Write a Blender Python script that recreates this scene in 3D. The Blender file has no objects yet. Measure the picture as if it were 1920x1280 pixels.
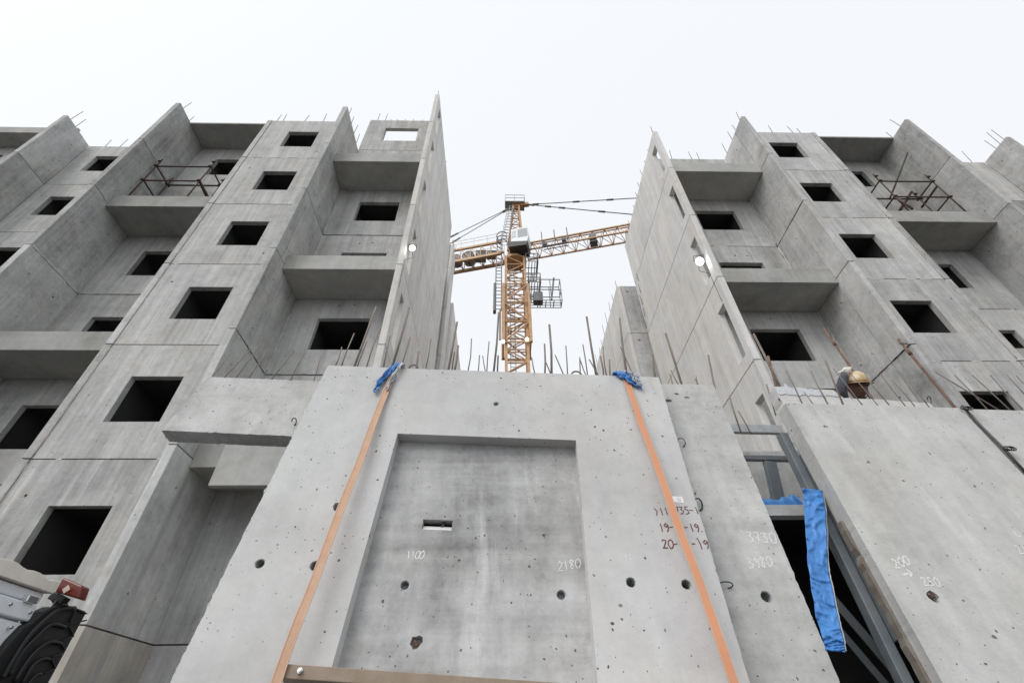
import bpy, math, random
import numpy as np
from mathutils import Vector, Matrix, noise
from mathutils.geometry import tessellate_polygon
random.seed(7)
R = math.radians
scene = bpy.context.scene
col = scene.collection

# ------------------------------------------------------------------ camera
CAM_H = 1.55
M = np.array([[0.99983, -0.0187, -0.0108], [0, 0, 0], [0, 0, 0]])
FPX = 880.267
_y = np.array([-22., 760., FPX]); _y /= np.linalg.norm(_y)
_z = np.array([-15., -1020., FPX]); _z /= np.linalg.norm(_z)
_x = np.cross(_y, _z)
M = np.stack([_x, _y, _z], 1)
cam_d = bpy.data.cameras.new('camera')
cam = bpy.data.objects.new('camera', cam_d)
col.objects.link(cam)
cam_d.sensor_width = 36.0
cam_d.lens = FPX / 1920 * 36.0
cam_d.clip_start = 0.05
cam_d.clip_end = 5000
cam.matrix_world = Matrix([[M[0][0], -M[1][0], -M[2][0], 0], [M[0][1], -M[1][1], -M[2][1], 0],
                           [M[0][2], -M[1][2], -M[2][2], CAM_H], [0, 0, 0, 1]])
scene.camera = cam

# ------------------------------------------------------------------ sky, sun, exposure
SUN_EL, SUN_AZ = R(50), R(222)          # azimuth clockwise from +Y: the veiled sun stands behind the photographer to the left
w = bpy.data.worlds.new('World'); scene.world = w
w.use_nodes = True
nt = w.node_tree; nt.nodes.clear()
out = nt.nodes.new('ShaderNodeOutputWorld'); bg = nt.nodes.new('ShaderNodeBackground')
sky = nt.nodes.new('ShaderNodeTexSky'); sky.sky_type = 'NISHITA'; sky.sun_disc = False
sky.sun_elevation = SUN_EL; sky.sun_rotation = SUN_AZ
sky.air_density = 1.0; sky.dust_density = 6.0; sky.ozone_density = 1.0; sky.altitude = 50
hs = nt.nodes.new('ShaderNodeHueSaturation'); hs.inputs['Saturation'].default_value = 0.22
mixw = nt.nodes.new('ShaderNodeMix'); mixw.data_type = 'RGBA'; mixw.inputs['Factor'].default_value = 0.80
mixw.inputs['B'].default_value = (6.78, 6.97, 7.24, 1)      # even cloud layer
nt.links.new(sky.outputs[0], hs.inputs['Color'])
nt.links.new(hs.outputs[0], mixw.inputs['A'])
nt.links.new(mixw.outputs['Result'], bg.inputs['Color'])
bg.inputs['Strength'].default_value = 0.135
nt.links.new(bg.outputs[0], out.inputs[0])
sl = bpy.data.lights.new('sun', 'SUN'); sl.energy = 1.1; sl.angle = R(40); sl.color = (1.0, .97, .93)
so = bpy.data.objects.new('sun', sl); col.objects.link(so)
sd = Vector((math.sin(SUN_AZ) * math.cos(SUN_EL), math.cos(SUN_AZ) * math.cos(SUN_EL), math.sin(SUN_EL)))
so.rotation_euler = sd.to_track_quat('Z', 'Y').to_euler()
scene.view_settings.view_transform = 'Standard'
scene.view_settings.look = 'None'
scene.view_settings.exposure = 0.22
scene.view_settings.gamma = 1
scene.view_settings.use_curve_mapping = False
scene.cycles.max_bounces = 8
scene.cycles.diffuse_bounces = 5

# ------------------------------------------------------------------ helpers
def ray(u, v):
    return M.T @ np.array([(u - 960.) / FPX, (v - 640.) / FPX, 1.])
def PY(u, v, y):
    r = ray(u, v); p = r * (y / r[1]); return Vector((p[0], p[1], p[2] + CAM_H))
def PX(u, v, x):
    r = ray(u, v); p = r * (x / r[0]); return Vector((p[0], p[1], p[2] + CAM_H))
def PZ(u, v, z):
    r = ray(u, v); p = r * ((z - CAM_H) / r[2]); return Vector((p[0], p[1], p[2] + CAM_H))

class MB:
    def __init__(s): s.v = []; s.f = []; s.sm = []
    def add(s, vs, fs, smooth=False):
        b = len(s.v); s.v += [tuple(x) for x in vs]; s.f += [tuple(b + i for i in f) for f in fs]; s.sm += [smooth] * len(fs)
        return s
    def box(s, a, b, rot=None, org=None):
        x0, y0, z0 = a; x1, y1, z1 = b
        vs = [Vector(p) for p in ((x0,y0,z0),(x1,y0,z0),(x1,y1,z0),(x0,y1,z0),(x0,y0,z1),(x1,y0,z1),(x1,y1,z1),(x0,y1,z1))]
        if rot is not None: vs = [rot @ p for p in vs]
        if org is not None: vs = [p + Vector(org) for p in vs]
        return s.add(vs, [(0,3,2,1),(4,5,6,7),(0,1,5,4),(1,2,6,5),(2,3,7,6),(3,0,4,7)])
    def tube(s, pts, r, n=8, cap=True, closed=False):
        pts = [Vector(p) for p in pts]; m = len(pts); b = len(s.v); vs = []
        rr = r if isinstance(r, (list, tuple)) else [r] * m
        prev = None
        for i, p in enumerate(pts):
            if closed: t = pts[(i+1) % m] - pts[i-1]
            else: t = pts[min(i+1, m-1)] - pts[max(i-1, 0)]
            t.normalize()
            if prev is None:
                a = Vector((0,0,1)) if abs(t.z) < .9 else Vector((1,0,0)); nx = t.cross(a).normalized()
            else: nx = (prev - t * prev.dot(t)).normalized()
            prev = nx; ny = t.cross(nx)
            for k in range(n):
                an = 2 * math.pi * k / n; vs.append(p + (nx * math.cos(an) + ny * math.sin(an)) * rr[i])
        fs = []
        for i in range(m if closed else m - 1):
            j = (i + 1) % m
            for k in range(n): fs.append((i*n+k, i*n+(k+1) % n, j*n+(k+1) % n, j*n+k))
        s.add(vs, fs, True)
        if cap and not closed:
            s.f.append(tuple(b + k for k in reversed(range(n)))); s.sm.append(False)
            s.f.append(tuple(b + (m-1)*n + k for k in range(n))); s.sm.append(False)
        return s
    def bar(s, a, b, w, h=None):            # square bar between two points
        a = Vector(a); b = Vector(b); h = h or w; t = (b - a).normalized()
        up = Vector((0,0,1)) if abs(t.z) < .95 else Vector((0,1,0))
        nx = t.cross(up).normalized() * w / 2; ny = t.cross(nx).normalized() * h / 2
        vs = [a-nx-ny, a+nx-ny, a+nx+ny, a-nx+ny, b-nx-ny, b+nx-ny, b+nx+ny, b-nx+ny]
        return s.add(vs, [(0,1,2,3),(7,6,5,4),(4,5,1,0),(5,6,2,1),(6,7,3,2),(7,4,0,3)])
    def plate(s, O, ex, ey, en, outline, holes=(), th=.15, blind=()):
        """solid plate: front face in the plane (O, ex, ey), thickness th against en; holes go through, blind = (poly, depth)"""
        O, ex, ey, en = Vector(O), Vector(ex), Vector(ey), Vector(en)
        P = lambda p, d: O + ex * p[0] + ey * p[1] - en * d
        def area(l): return sum(l[i-1][0]*l[i][1] - l[i][0]*l[i-1][1] for i in range(len(l)))
        def face(loops, d, flip):
            flat = [p for l in loops for p in l]
            tris = tessellate_polygon([[Vector((p[0], p[1], 0)) for p in l] for l in loops])
            fs = []
            for t in tris:
                a, b, c = (flat[i] for i in t)
                ccw = (b[0]-a[0])*(c[1]-a[1]) - (b[1]-a[1])*(c[0]-a[0]) > 0
                want = ex.cross(ey).dot(en) > 0
                ok = (ccw == want) != flip
                fs.append(t if ok else (t[0], t[2], t[1]))
            s.add([P(p, d) for p in flat], fs)
        def wall(l, d0, d1, inner):
            n = len(l); ccw = (area(l) > 0) == (ex.cross(ey).dot(en) > 0)
            vs = [P(p, d0) for p in l] + [P(p, d1) for p in l]
            fs = []
            for i in range(n):
                j = (i + 1) % n
                q = (i, i + n, j + n, j)
                fs.append(q if (ccw != inner) else tuple(reversed(q)))
            s.add(vs, fs)
        face([outline] + list(holes) + [b[0] for b in blind], 0, False)
        face([outline] + list(holes), th, True)
        wall(outline, 0, th, False)
        for h in holes: wall(h, 0, th, True)
        for h, d in blind:
            wall(h, 0, d, True); face([h], d, False)
        return s
    def build(s, name, mat, parent=None, bevel=0):
        me = bpy.data.meshes.new(name); me.from_pydata(s.v, [], s.f); me.update()
        me.polygons.foreach_set('use_smooth', s.sm)
        o = bpy.data.objects.new(name, me); col.objects.link(o)
        if mat: me.materials.append(mat)
        if parent is not None: o.parent = parent
        if bevel:
            import bmesh
            bm = bmesh.new(); bm.from_mesh(me); bmesh.ops.remove_doubles(bm, verts=bm.verts, dist=1e-4); bm.to_mesh(me); bm.free()
            bv = o.modifiers.new('edge', 'BEVEL'); bv.width = bevel; bv.segments = 2; bv.limit_method = 'ANGLE'; bv.angle_limit = R(40)
        return o
def rect(x0, y0, x1, y1): return [(x0, y0), (x1, y0), (x1, y1), (x0, y1)]
def tag(o, label=None, cat=None, group=None, kind=None):
    if label: o['label'] = label
    if cat: o['category'] = cat
    if group: o['group'] = group
    if kind: o['kind'] = kind
    return o
def thing(name, label, cat, group=None, loc=(0, 0, 0)):
    o = bpy.data.objects.new(name, None); col.objects.link(o); o.empty_display_size = .2
    return tag(o, label, cat, group)
def circ(cx, cy, r, n=18, rough=0., ry=None):
    ry = ry or r
    return [(cx + r * math.cos(2*math.pi*i/n) * (1 + random.uniform(-rough, rough)), cy + ry * math.sin(2*math.pi*i/n) * (1 + random.uniform(-rough, rough))) for i in range(n)]
def ragged(poly, step=.05, amp=.004, edges=None):
    outp = []
    n = len(poly)
    for i in range(n):
        a, b = poly[i], poly[(i+1) % n]
        outp.append(a)
        if edges is not None and i not in edges: continue
        L = math.hypot(b[0]-a[0], b[1]-a[1]); k = int(L / step)
        nx, ny = -(b[1]-a[1])/L, (b[0]-a[0])/L
        for j in range(1, k):
            t = (j + random.uniform(-.3, .3)) / k
            e = random.gauss(0, amp)
            if random.random() < .06: e += abs(random.gauss(0, amp * 2.5))
            outp.append((a[0] + (b[0]-a[0])*t + nx*e, a[1] + (b[1]-a[1])*t + ny*e))
    return outp

# ------------------------------------------------------------------ materials
def new_mat(name):
    m = bpy.data.materials.new(name); m.use_nodes = True
    n = m.node_tree.nodes; n.clear()
    o = n.new('ShaderNodeOutputMaterial'); b = n.new('ShaderNodeBsdfPrincipled')
    m.node_tree.links.new(b.outputs[0], o.inputs[0])
    return m, m.node_tree, b
def math_n(t, op, a, b=None, clamp=False):
    n = t.nodes.new('ShaderNodeMath'); n.operation = op; n.use_clamp = clamp
    for i, x in enumerate((a, b)):
        if x is None: continue
        if isinstance(x, (int, float)): n.inputs[i].default_value = x
        else: t.links.new(x, n.inputs[i])
    return n.outputs[0]
def noise_n(t, vec, scale, detail=5, rough=.55, sc=None, dist=0.):
    if sc:
        mp = t.nodes.new('ShaderNodeMapping'); mp.inputs['Scale'].default_value = sc
        t.links.new(vec, mp.inputs[0]); vec = mp.outputs[0]
    n = t.nodes.new('ShaderNodeTexNoise'); n.inputs['Scale'].default_value = scale; n.inputs['Detail'].default_value = detail
    n.inputs['Roughness'].default_value = rough; n.inputs['Distortion'].default_value = dist
    t.links.new(vec, n.inputs['Vector']); return n.outputs['Fac']
def ramp(t, x, a, b, lo=0., hi=1.):
    n = t.nodes.new('ShaderNodeMapRange'); n.inputs['From Min'].default_value = a; n.inputs['From Max'].default_value = b
    n.inputs['To Min'].default_value = lo; n.inputs['To Max'].default_value = hi
    t.links.new(x, n.inputs['Value']); return n.outputs['Result']
def concrete(name, base, mott=.25, streak=.25, hor=.0, pits=0., pit_scale=13., stain=.0, var=.26, bump=.25, grain=.08, mid=.0):
    m, t, b = new_mat(name)
    tc = t.nodes.new('ShaderNodeTexCoord'); oi = t.nodes.new('ShaderNodeObjectInfo')
    off = t.nodes.new('ShaderNodeVectorMath'); off.operation = 'SCALE'; off.inputs[0].default_value = (37., 53., 71.)
    t.links.new(oi.outputs['Random'], off.inputs['Scale'])
    ad = t.nodes.new('ShaderNodeVectorMath'); ad.operation = 'ADD'
    t.links.new(tc.outputs['Object'], ad.inputs[0]); t.links.new(off.outputs[0], ad.inputs[1])
    vec = ad.outputs[0]
    n1 = noise_n(t, vec, .9, 4, .6, dist=.4); n2 = noise_n(t, vec, 4.5, 6, .65); n3 = noise_n(t, vec, 1., 5, .6, (3.2, 3.2, .22))
    n3b = noise_n(t, vec, 1., 3, .5, (11., 11., .35))
    g = noise_n(t, vec, 55., 3, .7)
    f = math_n(t, 'ADD', 1.0, math_n(t, 'MULTIPLY', math_n(t, 'SUBTRACT', n1, .5), mott * 2.2))
    f = math_n(t, 'ADD', f, math_n(t, 'MULTIPLY', math_n(t, 'SUBTRACT', n2, .5), mott * 1.3))
    f = math_n(t, 'ADD', f, math_n(t, 'MULTIPLY', math_n(t, 'SUBTRACT', n3, .5), streak * 1.8))
    f = math_n(t, 'ADD', f, math_n(t, 'MULTIPLY', math_n(t, 'SUBTRACT', n3b, .5), streak * 1.1))
    f = math_n(t, 'ADD', f, math_n(t, 'MULTIPLY', math_n(t, 'SUBTRACT', g, .5), grain * 2.))
    if streak > .15:
        n5 = noise_n(t, vec, 1., 4, .6, (5.5, 5.5, .16), .3); n6 = noise_n(t, vec, .5, 2, .5)
        pale = math_n(t, 'MULTIPLY', ramp(t, n5, .60, .72), ramp(t, n6, .45, .62))
        f = math_n(t, 'ADD', f, math_n(t, 'MULTIPLY', pale, streak * .75))
        n7 = noise_n(t, vec, 1., 5, .65, (7., 7., .3), .5)
        drk = math_n(t, 'MULTIPLY', ramp(t, n7, .60, .74), ramp(t, n6, .58, .38))
        f = math_n(t, 'SUBTRACT', f, math_n(t, 'MULTIPLY', drk, streak * .8))
    if mid:
        n8 = noise_n(t, vec, 13., 6, .7, dist=.3); f = math_n(t, 'ADD', f, math_n(t, 'MULTIPLY', math_n(t, 'SUBTRACT', n8, .5), mid * 2.))
        n9 = noise_n(t, vec, 2.2, 5, .65, dist=1.2); f = math_n(t, 'SUBTRACT', f, ramp(t, n9, .52, .70, 0., mid * .7))
    if hor:
        n4 = noise_n(t, vec, 1., 4, .6, (.5, .5, 9.))
        f = math_n(t, 'ADD', f, math_n(t, 'MULTIPLY', math_n(t, 'SUBTRACT', n4, .5), hor * 1.8))
    f = math_n(t, 'ADD', f, math_n(t, 'MULTIPLY', math_n(t, 'SUBTRACT', oi.outputs['Random'], .5), var))
    height = math_n(t, 'ADD', math_n(t, 'MULTIPLY', n2, .5), math_n(t, 'MULTIPLY', g, .25))
    if pits:
        dn = t.nodes.new('ShaderNodeTexNoise'); dn.inputs['Scale'].default_value = 25.; t.links.new(vec, dn.inputs['Vector'])
        mixv = t.nodes.new('ShaderNodeVectorMath'); mixv.operation = 'MULTIPLY_ADD'
        t.links.new(dn.outputs['Color'], mixv.inputs[0]); mixv.inputs[1].default_value = (.03, .03, .03); t.links.new(vec, mixv.inputs[2])
        tot = None
        for sc, th in ((pit_scale, .12), (pit_scale * 1.9, .17), (pit_scale * 3.6, .2)):
            vo = t.nodes.new('ShaderNodeTexVoronoi'); vo.inputs['Scale'].default_value = sc; t.links.new(mixv.outputs[0], vo.inputs['Vector'])
            sep = t.nodes.new('ShaderNodeSeparateColor'); t.links.new(vo.outputs['Color'], sep.inputs[0])
            size = ramp(t, sep.outputs[0], .55, 1., 0., th)
            k = math_n(t, 'SUBTRACT', size, vo.outputs['Distance']); k = ramp(t, k, 0., .03)
            dens = noise_n(t, vec, 1.6, 2, .5); k = math_n(t, 'MULTIPLY', k, ramp(t, dens, .34, .52))
            tot = k if tot is None else math_n(t, 'MAXIMUM', tot, k)
        f = math_n(t, 'MULTIPLY', f, math_n(t, 'SUBTRACT', 1.0, math_n(t, 'MULTIPLY', tot, pits)))
        height = math_n(t, 'SUBTRACT', height, math_n(t, 'MULTIPLY', tot, 1.5))
    f = math_n(t, 'MAXIMUM', f, .12)
    mx = t.nodes.new('ShaderNodeMix'); mx.data_type = 'RGBA'; mx.blend_type = 'MULTIPLY'; mx.inputs['Factor'].default_value = 1
    cb = t.nodes.new('ShaderNodeCombineColor')
    for i in range(3): t.links.new(f, cb.inputs[i])
    base_out = None
    # weak warm / cool drift and brown stains
    st = t.nodes.new('ShaderNodeMix'); st.data_type = 'RGBA'
    st.inputs['A'].default_value = (*base, 1); st.inputs['B'].default_value = (base[0]*.95, base[1]*.86, base[2]*.70, 1)
    sn = noise_n(t, vec, .7, 4, .6, dist=.8)
    t.links.new(ramp(t, sn, .48, .78, 0., .25 + stain), st.inputs['Factor'])
    t.links.new(st.outputs['Result'], mx.inputs['A']); t.links.new(cb.outputs[0], mx.inputs['B'])
    t.links.new(mx.outputs['Result'], b.inputs['Base Color'])
    b.inputs['Roughness'].default_value = .88; b.inputs['Specular IOR Level'].default_value = .25
    bp = t.nodes.new('ShaderNodeBump'); bp.inputs['Strength'].default_value = bump; bp.inputs['Distance'].default_value = .02
    t.links.new(height, bp.inputs['Height']); t.links.new(bp.outputs[0], b.inputs['Normal'])
    return m
def plain(name, c, rough=.6, metal=0., var=.0, nscale=8., bump=0., c2=None):
    m, t, b = new_mat(name)
    b.inputs['Roughness'].default_value = rough; b.inputs['Metallic'].default_value = metal
    tc = t.nodes.new('ShaderNodeTexCoord'); n = noise_n(t, tc.outputs['Object'], nscale, 6, .65)
    mx = t.nodes.new('ShaderNodeMix'); mx.data_type = 'RGBA'
    mx.inputs['A'].default_value = (*c, 1); mx.inputs['B'].default_value = (*(c2 or tuple(x * (1 - var) for x in c)), 1)
    t.links.new(ramp(t, n, .35, .65), mx.inputs['Factor']); t.links.new(mx.outputs['Result'], b.inputs['Base Color'])
    if bump:
        bp = t.nodes.new('ShaderNodeBump'); bp.inputs['Strength'].default_value = bump; bp.inputs['Distance'].default_value = .01
        t.links.new(n, bp.inputs['Height']); t.links.new(bp.outputs[0], b.inputs['Normal'])
    return m
def emit(name, c, s):
    m = bpy.data.materials.new(name); m.use_nodes = True; n = m.node_tree.nodes; n.clear()
    o = n.new('ShaderNodeOutputMaterial'); e = n.new('ShaderNodeEmission'); e.inputs[0].default_value = (*c, 1); e.inputs[1].default_value = s
    m.node_tree.links.new(e.outputs[0], o.inputs[0]); return m
MAT = dict(
    facade=concrete('facade_concrete', (.49, .49, .482), .32, .46, .04, mid=.16, stain=.10, pits=.35, pit_scale=3.5),
    fin=concrete('fin_concrete', (.49, .49, .485), .42, .34, .0, mid=.24, stain=.1, pits=.4, pit_scale=3.),
    side=concrete('end_wall_concrete', (.68, .67, .655), .18, .26, .0, stain=.25, var=.08),
    slab=concrete('slab_concrete', (.41, .41, .395), .34, .14, .05, stain=.15),
    near=concrete('pale_smooth_concrete', (.575, .575, .575), .17, .10, .03, mid=.10, pits=.85, pit_scale=9., var=.0, bump=.2, grain=.05),
    recess=concrete('brushed_concrete', (.42, .42, .42), .36, .42, .40, mid=.28, pits=.7, pit_scale=9., var=.0, bump=.35),
    near2=concrete('worn_panel_concrete', (.51, .51, .50), .36, .2, .2, mid=.2, pits=.75, pit_scale=10., var=.06, bump=.35),
    near3=concrete('speckled_panel_concrete', (.55, .55, .54), .24, .24, .0, mid=.14, pits=.7, pit_scale=8., var=.05, bump=.3),
    dark=plain('painted_shade_black', (.06, .06, .06), .9),  # near-black stands in for the shade inside the rooms and the rack
    rebar=plain('rusty_rebar', (.17, .13, .105), .8, 0., c2=(.22, .20, .185), nscale=6, bump=.2),
    rust=plain('rusty_steel_tube', (.11, .055, .04), .7, .2, c2=(.22, .14, .09), nscale=9),
    pipe=plain('dark_rusty_pipe', (.05, .033, .028), .7, .1, c2=(.10, .065, .05), nscale=9),
    cgrey=plain('glare_paled_crane_steel', (.22, .215, .22), .55, .1, var=.3),  # dark crane steel, its colour lightened to carry the glare
    mortar=plain('pale_joint_mortar', (.62, .61, .585), .9, c2=(.50, .49, .47), nscale=18, bump=.3),
    sealant=plain('white_sealant', (.72, .72, .70), .8, var=.25, nscale=5),
    crane=plain('weathered_yellow_paint', (.64, .39, .19), .5, 0., c2=(.45, .27, .15), nscale=2.5),
    dsteel=plain('dark_steel', (.075, .07, .075), .55, .3, var=.3),
    gsteel=plain('grey_galvanised_steel', (.42, .43, .44), .45, .5, var=.25),
    cabw=plain('cab_white_paint', (.86, .89, .92), .4, var=.1),
    glass=plain('cab_glass', (.16, .19, .22), .12, var=.2),
    pgrey=plain('pale_grey_paint', (.80, .82, .83), .6, c2=(.62, .63, .63), nscale=7),
    warm=concrete('warm_stained_concrete', (.50, .475, .43), .36, .3, .0, stain=.45),
    bluesteel=plain('blue_grey_painted_steel', (.13, .155, .18), .5, .1, c2=(.19, .205, .215), nscale=5),
    cable=plain('steel_cable', (.10, .10, .10), .5, .5, var=.3),
    strap=plain('orange_webbing', (.72, .30, .16), .85, c2=(.64, .33, .20), nscale=14, bump=.15),
    strap_pale=plain('faded_orange_webbing', (.60, .40, .29), .85, c2=(.56, .34, .22), nscale=14, bump=.15),
    strap_edge=plain('pale_webbing_border', (.66, .46, .34), .9, c2=(.60, .40, .28), nscale=30),
    tarp=plain('blue_tarpaulin', (.045, .20, .55), .42, c2=(.06, .25, .62), nscale=14, bump=.35),
    tarpw=plain('white_tarpaulin', (.60, .62, .66), .6, var=.15, nscale=20, bump=.4),
    timber=plain('weathered_brown_timber', (.27, .21, .155), .8, c2=(.33, .26, .2), nscale=12, bump=.3),
    grime_joint_shade=plain('rust_mortar_and_joint_shade', (.17, .14, .11), .9, c2=(.25, .235, .21), nscale=9, bump=.5),  # rusty packing mortar; also the joint shade painted on the floor slabs
    bolt=plain('zinc_bolt', (.75, .75, .75), .25, .9),
    mark=plain('dark_red_marker', (.12, .035, .03), .8, c2=(.22, .09, .08), nscale=60),
    chalk=plain('white_chalk', (.86, .86, .86), .9, var=.1, nscale=60),
    paper=plain('white_label_paper', (.97, .97, .98), .5, var=.04),
    ink=plain('printed_grey', (.45, .45, .48), .6),
    beige=plain('cream_plastic', (.84, .80, .71), .45, var=.12, nscale=12),
    trucks=plain('silver_grey_sheet', (.84, .87, .90), .4, .0, var=.15, nscale=3),
    rubber=plain('black_rubber', (.016, .016, .017), .5, var=.3),
    red=plain('red_lamp_plastic', (.11, .010, .007), .25, c2=(.16, .025, .012), nscale=25),
    lens=plain('clear_lens', (.6, .5, .42), .2),
    skin=plain('skin', (.20, .10, .07), .6, var=.15, nscale=30),
    glove=plain('dusty_work_glove', (.78, .73, .68), .85, var=.2, nscale=30, bump=.3),
    hat=plain('yellow_hard_hat', (.50, .33, .13), .4, c2=(.66, .55, .40), nscale=14),
    jacket=plain('grey_jacket', (.08, .085, .10), .9, var=.35, nscale=20, bump=.3),
    trouser=plain('dark_trousers', (.02, .02, .025), .9, var=.3, nscale=20),
    ground=concrete('bounce_darkened_ground', (.045, .043, .040), .35, .0, .0, stain=.3, bump=.5),  # near-black ground: colour lowered to keep the balcony undersides in shade
    lampw=emit('lit_floodlight', (1., .97, .92), 5.),
)

for _k, _a, _b in (('chalk', .30, .50), ('mark', .30, .42)):       # dry strokes: the chalk skips over the grain
    _m = MAT[_k]; _t = _m.node_tree; _o = [n for n in _t.nodes if n.type == 'OUTPUT_MATERIAL'][0]; _p = [n for n in _t.nodes if n.type == 'BSDF_PRINCIPLED'][0]
    _x = _t.nodes.new('ShaderNodeMixShader'); _tr = _t.nodes.new('ShaderNodeBsdfTransparent'); _tc = _t.nodes.new('ShaderNodeTexCoord')
    _n = noise_n(_t, _tc.outputs['Object'], 170., 3, .7)
    _t.links.new(ramp(_t, _n, _a, _b), _x.inputs[0]); _t.links.new(_tr.outputs[0], _x.inputs[1]); _t.links.new(_p.outputs[0], _x.inputs[2]); _t.links.new(_x.outputs[0], _o.inputs[0])
# ------------------------------------------------------------------ ground
g = MB().add([(-900, -900, 0), (900, -900, 0), (900, 900, 0), (-900, 900, 0)], [(0, 1, 2, 3)]).build('ground', MAT['ground'])
tag(g, kind='structure')

# ------------------------------------------------------------------ apartment blocks
GAP = .012
def wallp(parent, x0, x1, z0, z1, y, win=None, mat='facade', th=.15, room=2.2, name='facade_panel', holes=()):
    """precast panel facing the camera (-Y) with a window opening and behind it a room box whose near-black colour is its shade"""
    hs_ = [rect(*win)] if win else []
    bl = [(circ(cx, cz, r, 12), .06) for cx, cz, r in holes]
    o = MB().plate((0, y, 0), (1,0,0), (0,0,1), (0,-1,0), rect(x0, z0 + GAP, x1, z1 - GAP), hs_, th, bl).build(name, MAT[mat], parent, .008)
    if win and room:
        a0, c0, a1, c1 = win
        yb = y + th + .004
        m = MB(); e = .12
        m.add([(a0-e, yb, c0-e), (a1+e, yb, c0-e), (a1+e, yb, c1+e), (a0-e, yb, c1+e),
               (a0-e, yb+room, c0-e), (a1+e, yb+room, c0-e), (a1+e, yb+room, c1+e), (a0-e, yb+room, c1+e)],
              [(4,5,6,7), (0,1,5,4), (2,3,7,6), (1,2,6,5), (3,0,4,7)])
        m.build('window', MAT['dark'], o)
    return o
def finp(parent, x0, x1, y0, y1, z0, z1, name='fin_wall', mat='fin', seam=None, holes=()):
    parts = [(y0, y1)] if seam is None else [(y0, seam - .006), (seam + .006, y1)]
    right = x0 < 0
    for a, b in parts:
        bl = []
        if b - a > 1.0 and name == 'fin_wall':
            for hz in (.55, 2.3):
                for hy in (.28, .72):
                    if random.random() < .6: bl.append((circ(a + (b - a) * hy + random.uniform(-.08, .08), z0 + hz * (z1 - z0) / 3 + random.uniform(-.1, .1), random.uniform(.018, .03), 10), .05))
        MB().plate((x1 if right else x0, 0, 0), (0,1,0), (0,0,1), (1 if right else -1, 0, 0), rect(a, z0 + GAP, b, z1 - GAP), (), x1 - x0, bl).build(name, MAT[mat], parent, .012)
def balcony(parent, x0, x1, L, y0=8.8, up=.42, y1=9.995, dn=.18, name='balcony', th=.13):
    m = MB()
    pr = [(y0, L - dn), (y1, L - dn), (y1, L), (y0 + th, L), (y0 + th, L + up), (y0, L + up)] if up > 0 else [(y0, L), (y1, L), (y1, L - dn), (y0, L - dn)]
    m.plate((x0, 0, 0), (0,1,0), (0,0,1), (-1,0,0), pr, (), x1 - x0)
    return m.build(name, MAT['slab'], parent, .01)
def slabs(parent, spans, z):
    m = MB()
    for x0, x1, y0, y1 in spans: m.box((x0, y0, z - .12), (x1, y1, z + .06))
    m.build('floor_slab', MAT['grime_joint_shade'], parent)  # slabs coloured dark so the open panel joints read as shade lines
def seal(parent, a, b, r=.02, mat='sealant'):
    a, b = Vector(a), Vector(b); n = max(3, int((b-a).length / .12)); pts = []; rr = []
    for i in range(n + 1):
        p = a.lerp(b, i / n); pts.append(p + Vector((random.gauss(0, .004), random.gauss(0, .004), random.gauss(0, .004)))); rr.append(r * random.uniform(.5, 1.25))
    MB().tube(pts, rr, 6).build('joint_sealant', MAT[mat], parent)
def bar_up(parent, base, h, r=.012, mat='rebar', lean=.05):
    b = Vector(base); d = Vector((random.gauss(0, lean), random.gauss(0, lean), 1)) * h
    MB().tube([b - Vector((0,0,.1)), b + d * .5, b + d], r, 6).build('rebar', MAT[mat], parent)

def rnd_holes(x0, x1, z0, n=1):
    return [(random.uniform(x0, x1), z0, .028) for _ in range(n)]

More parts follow.
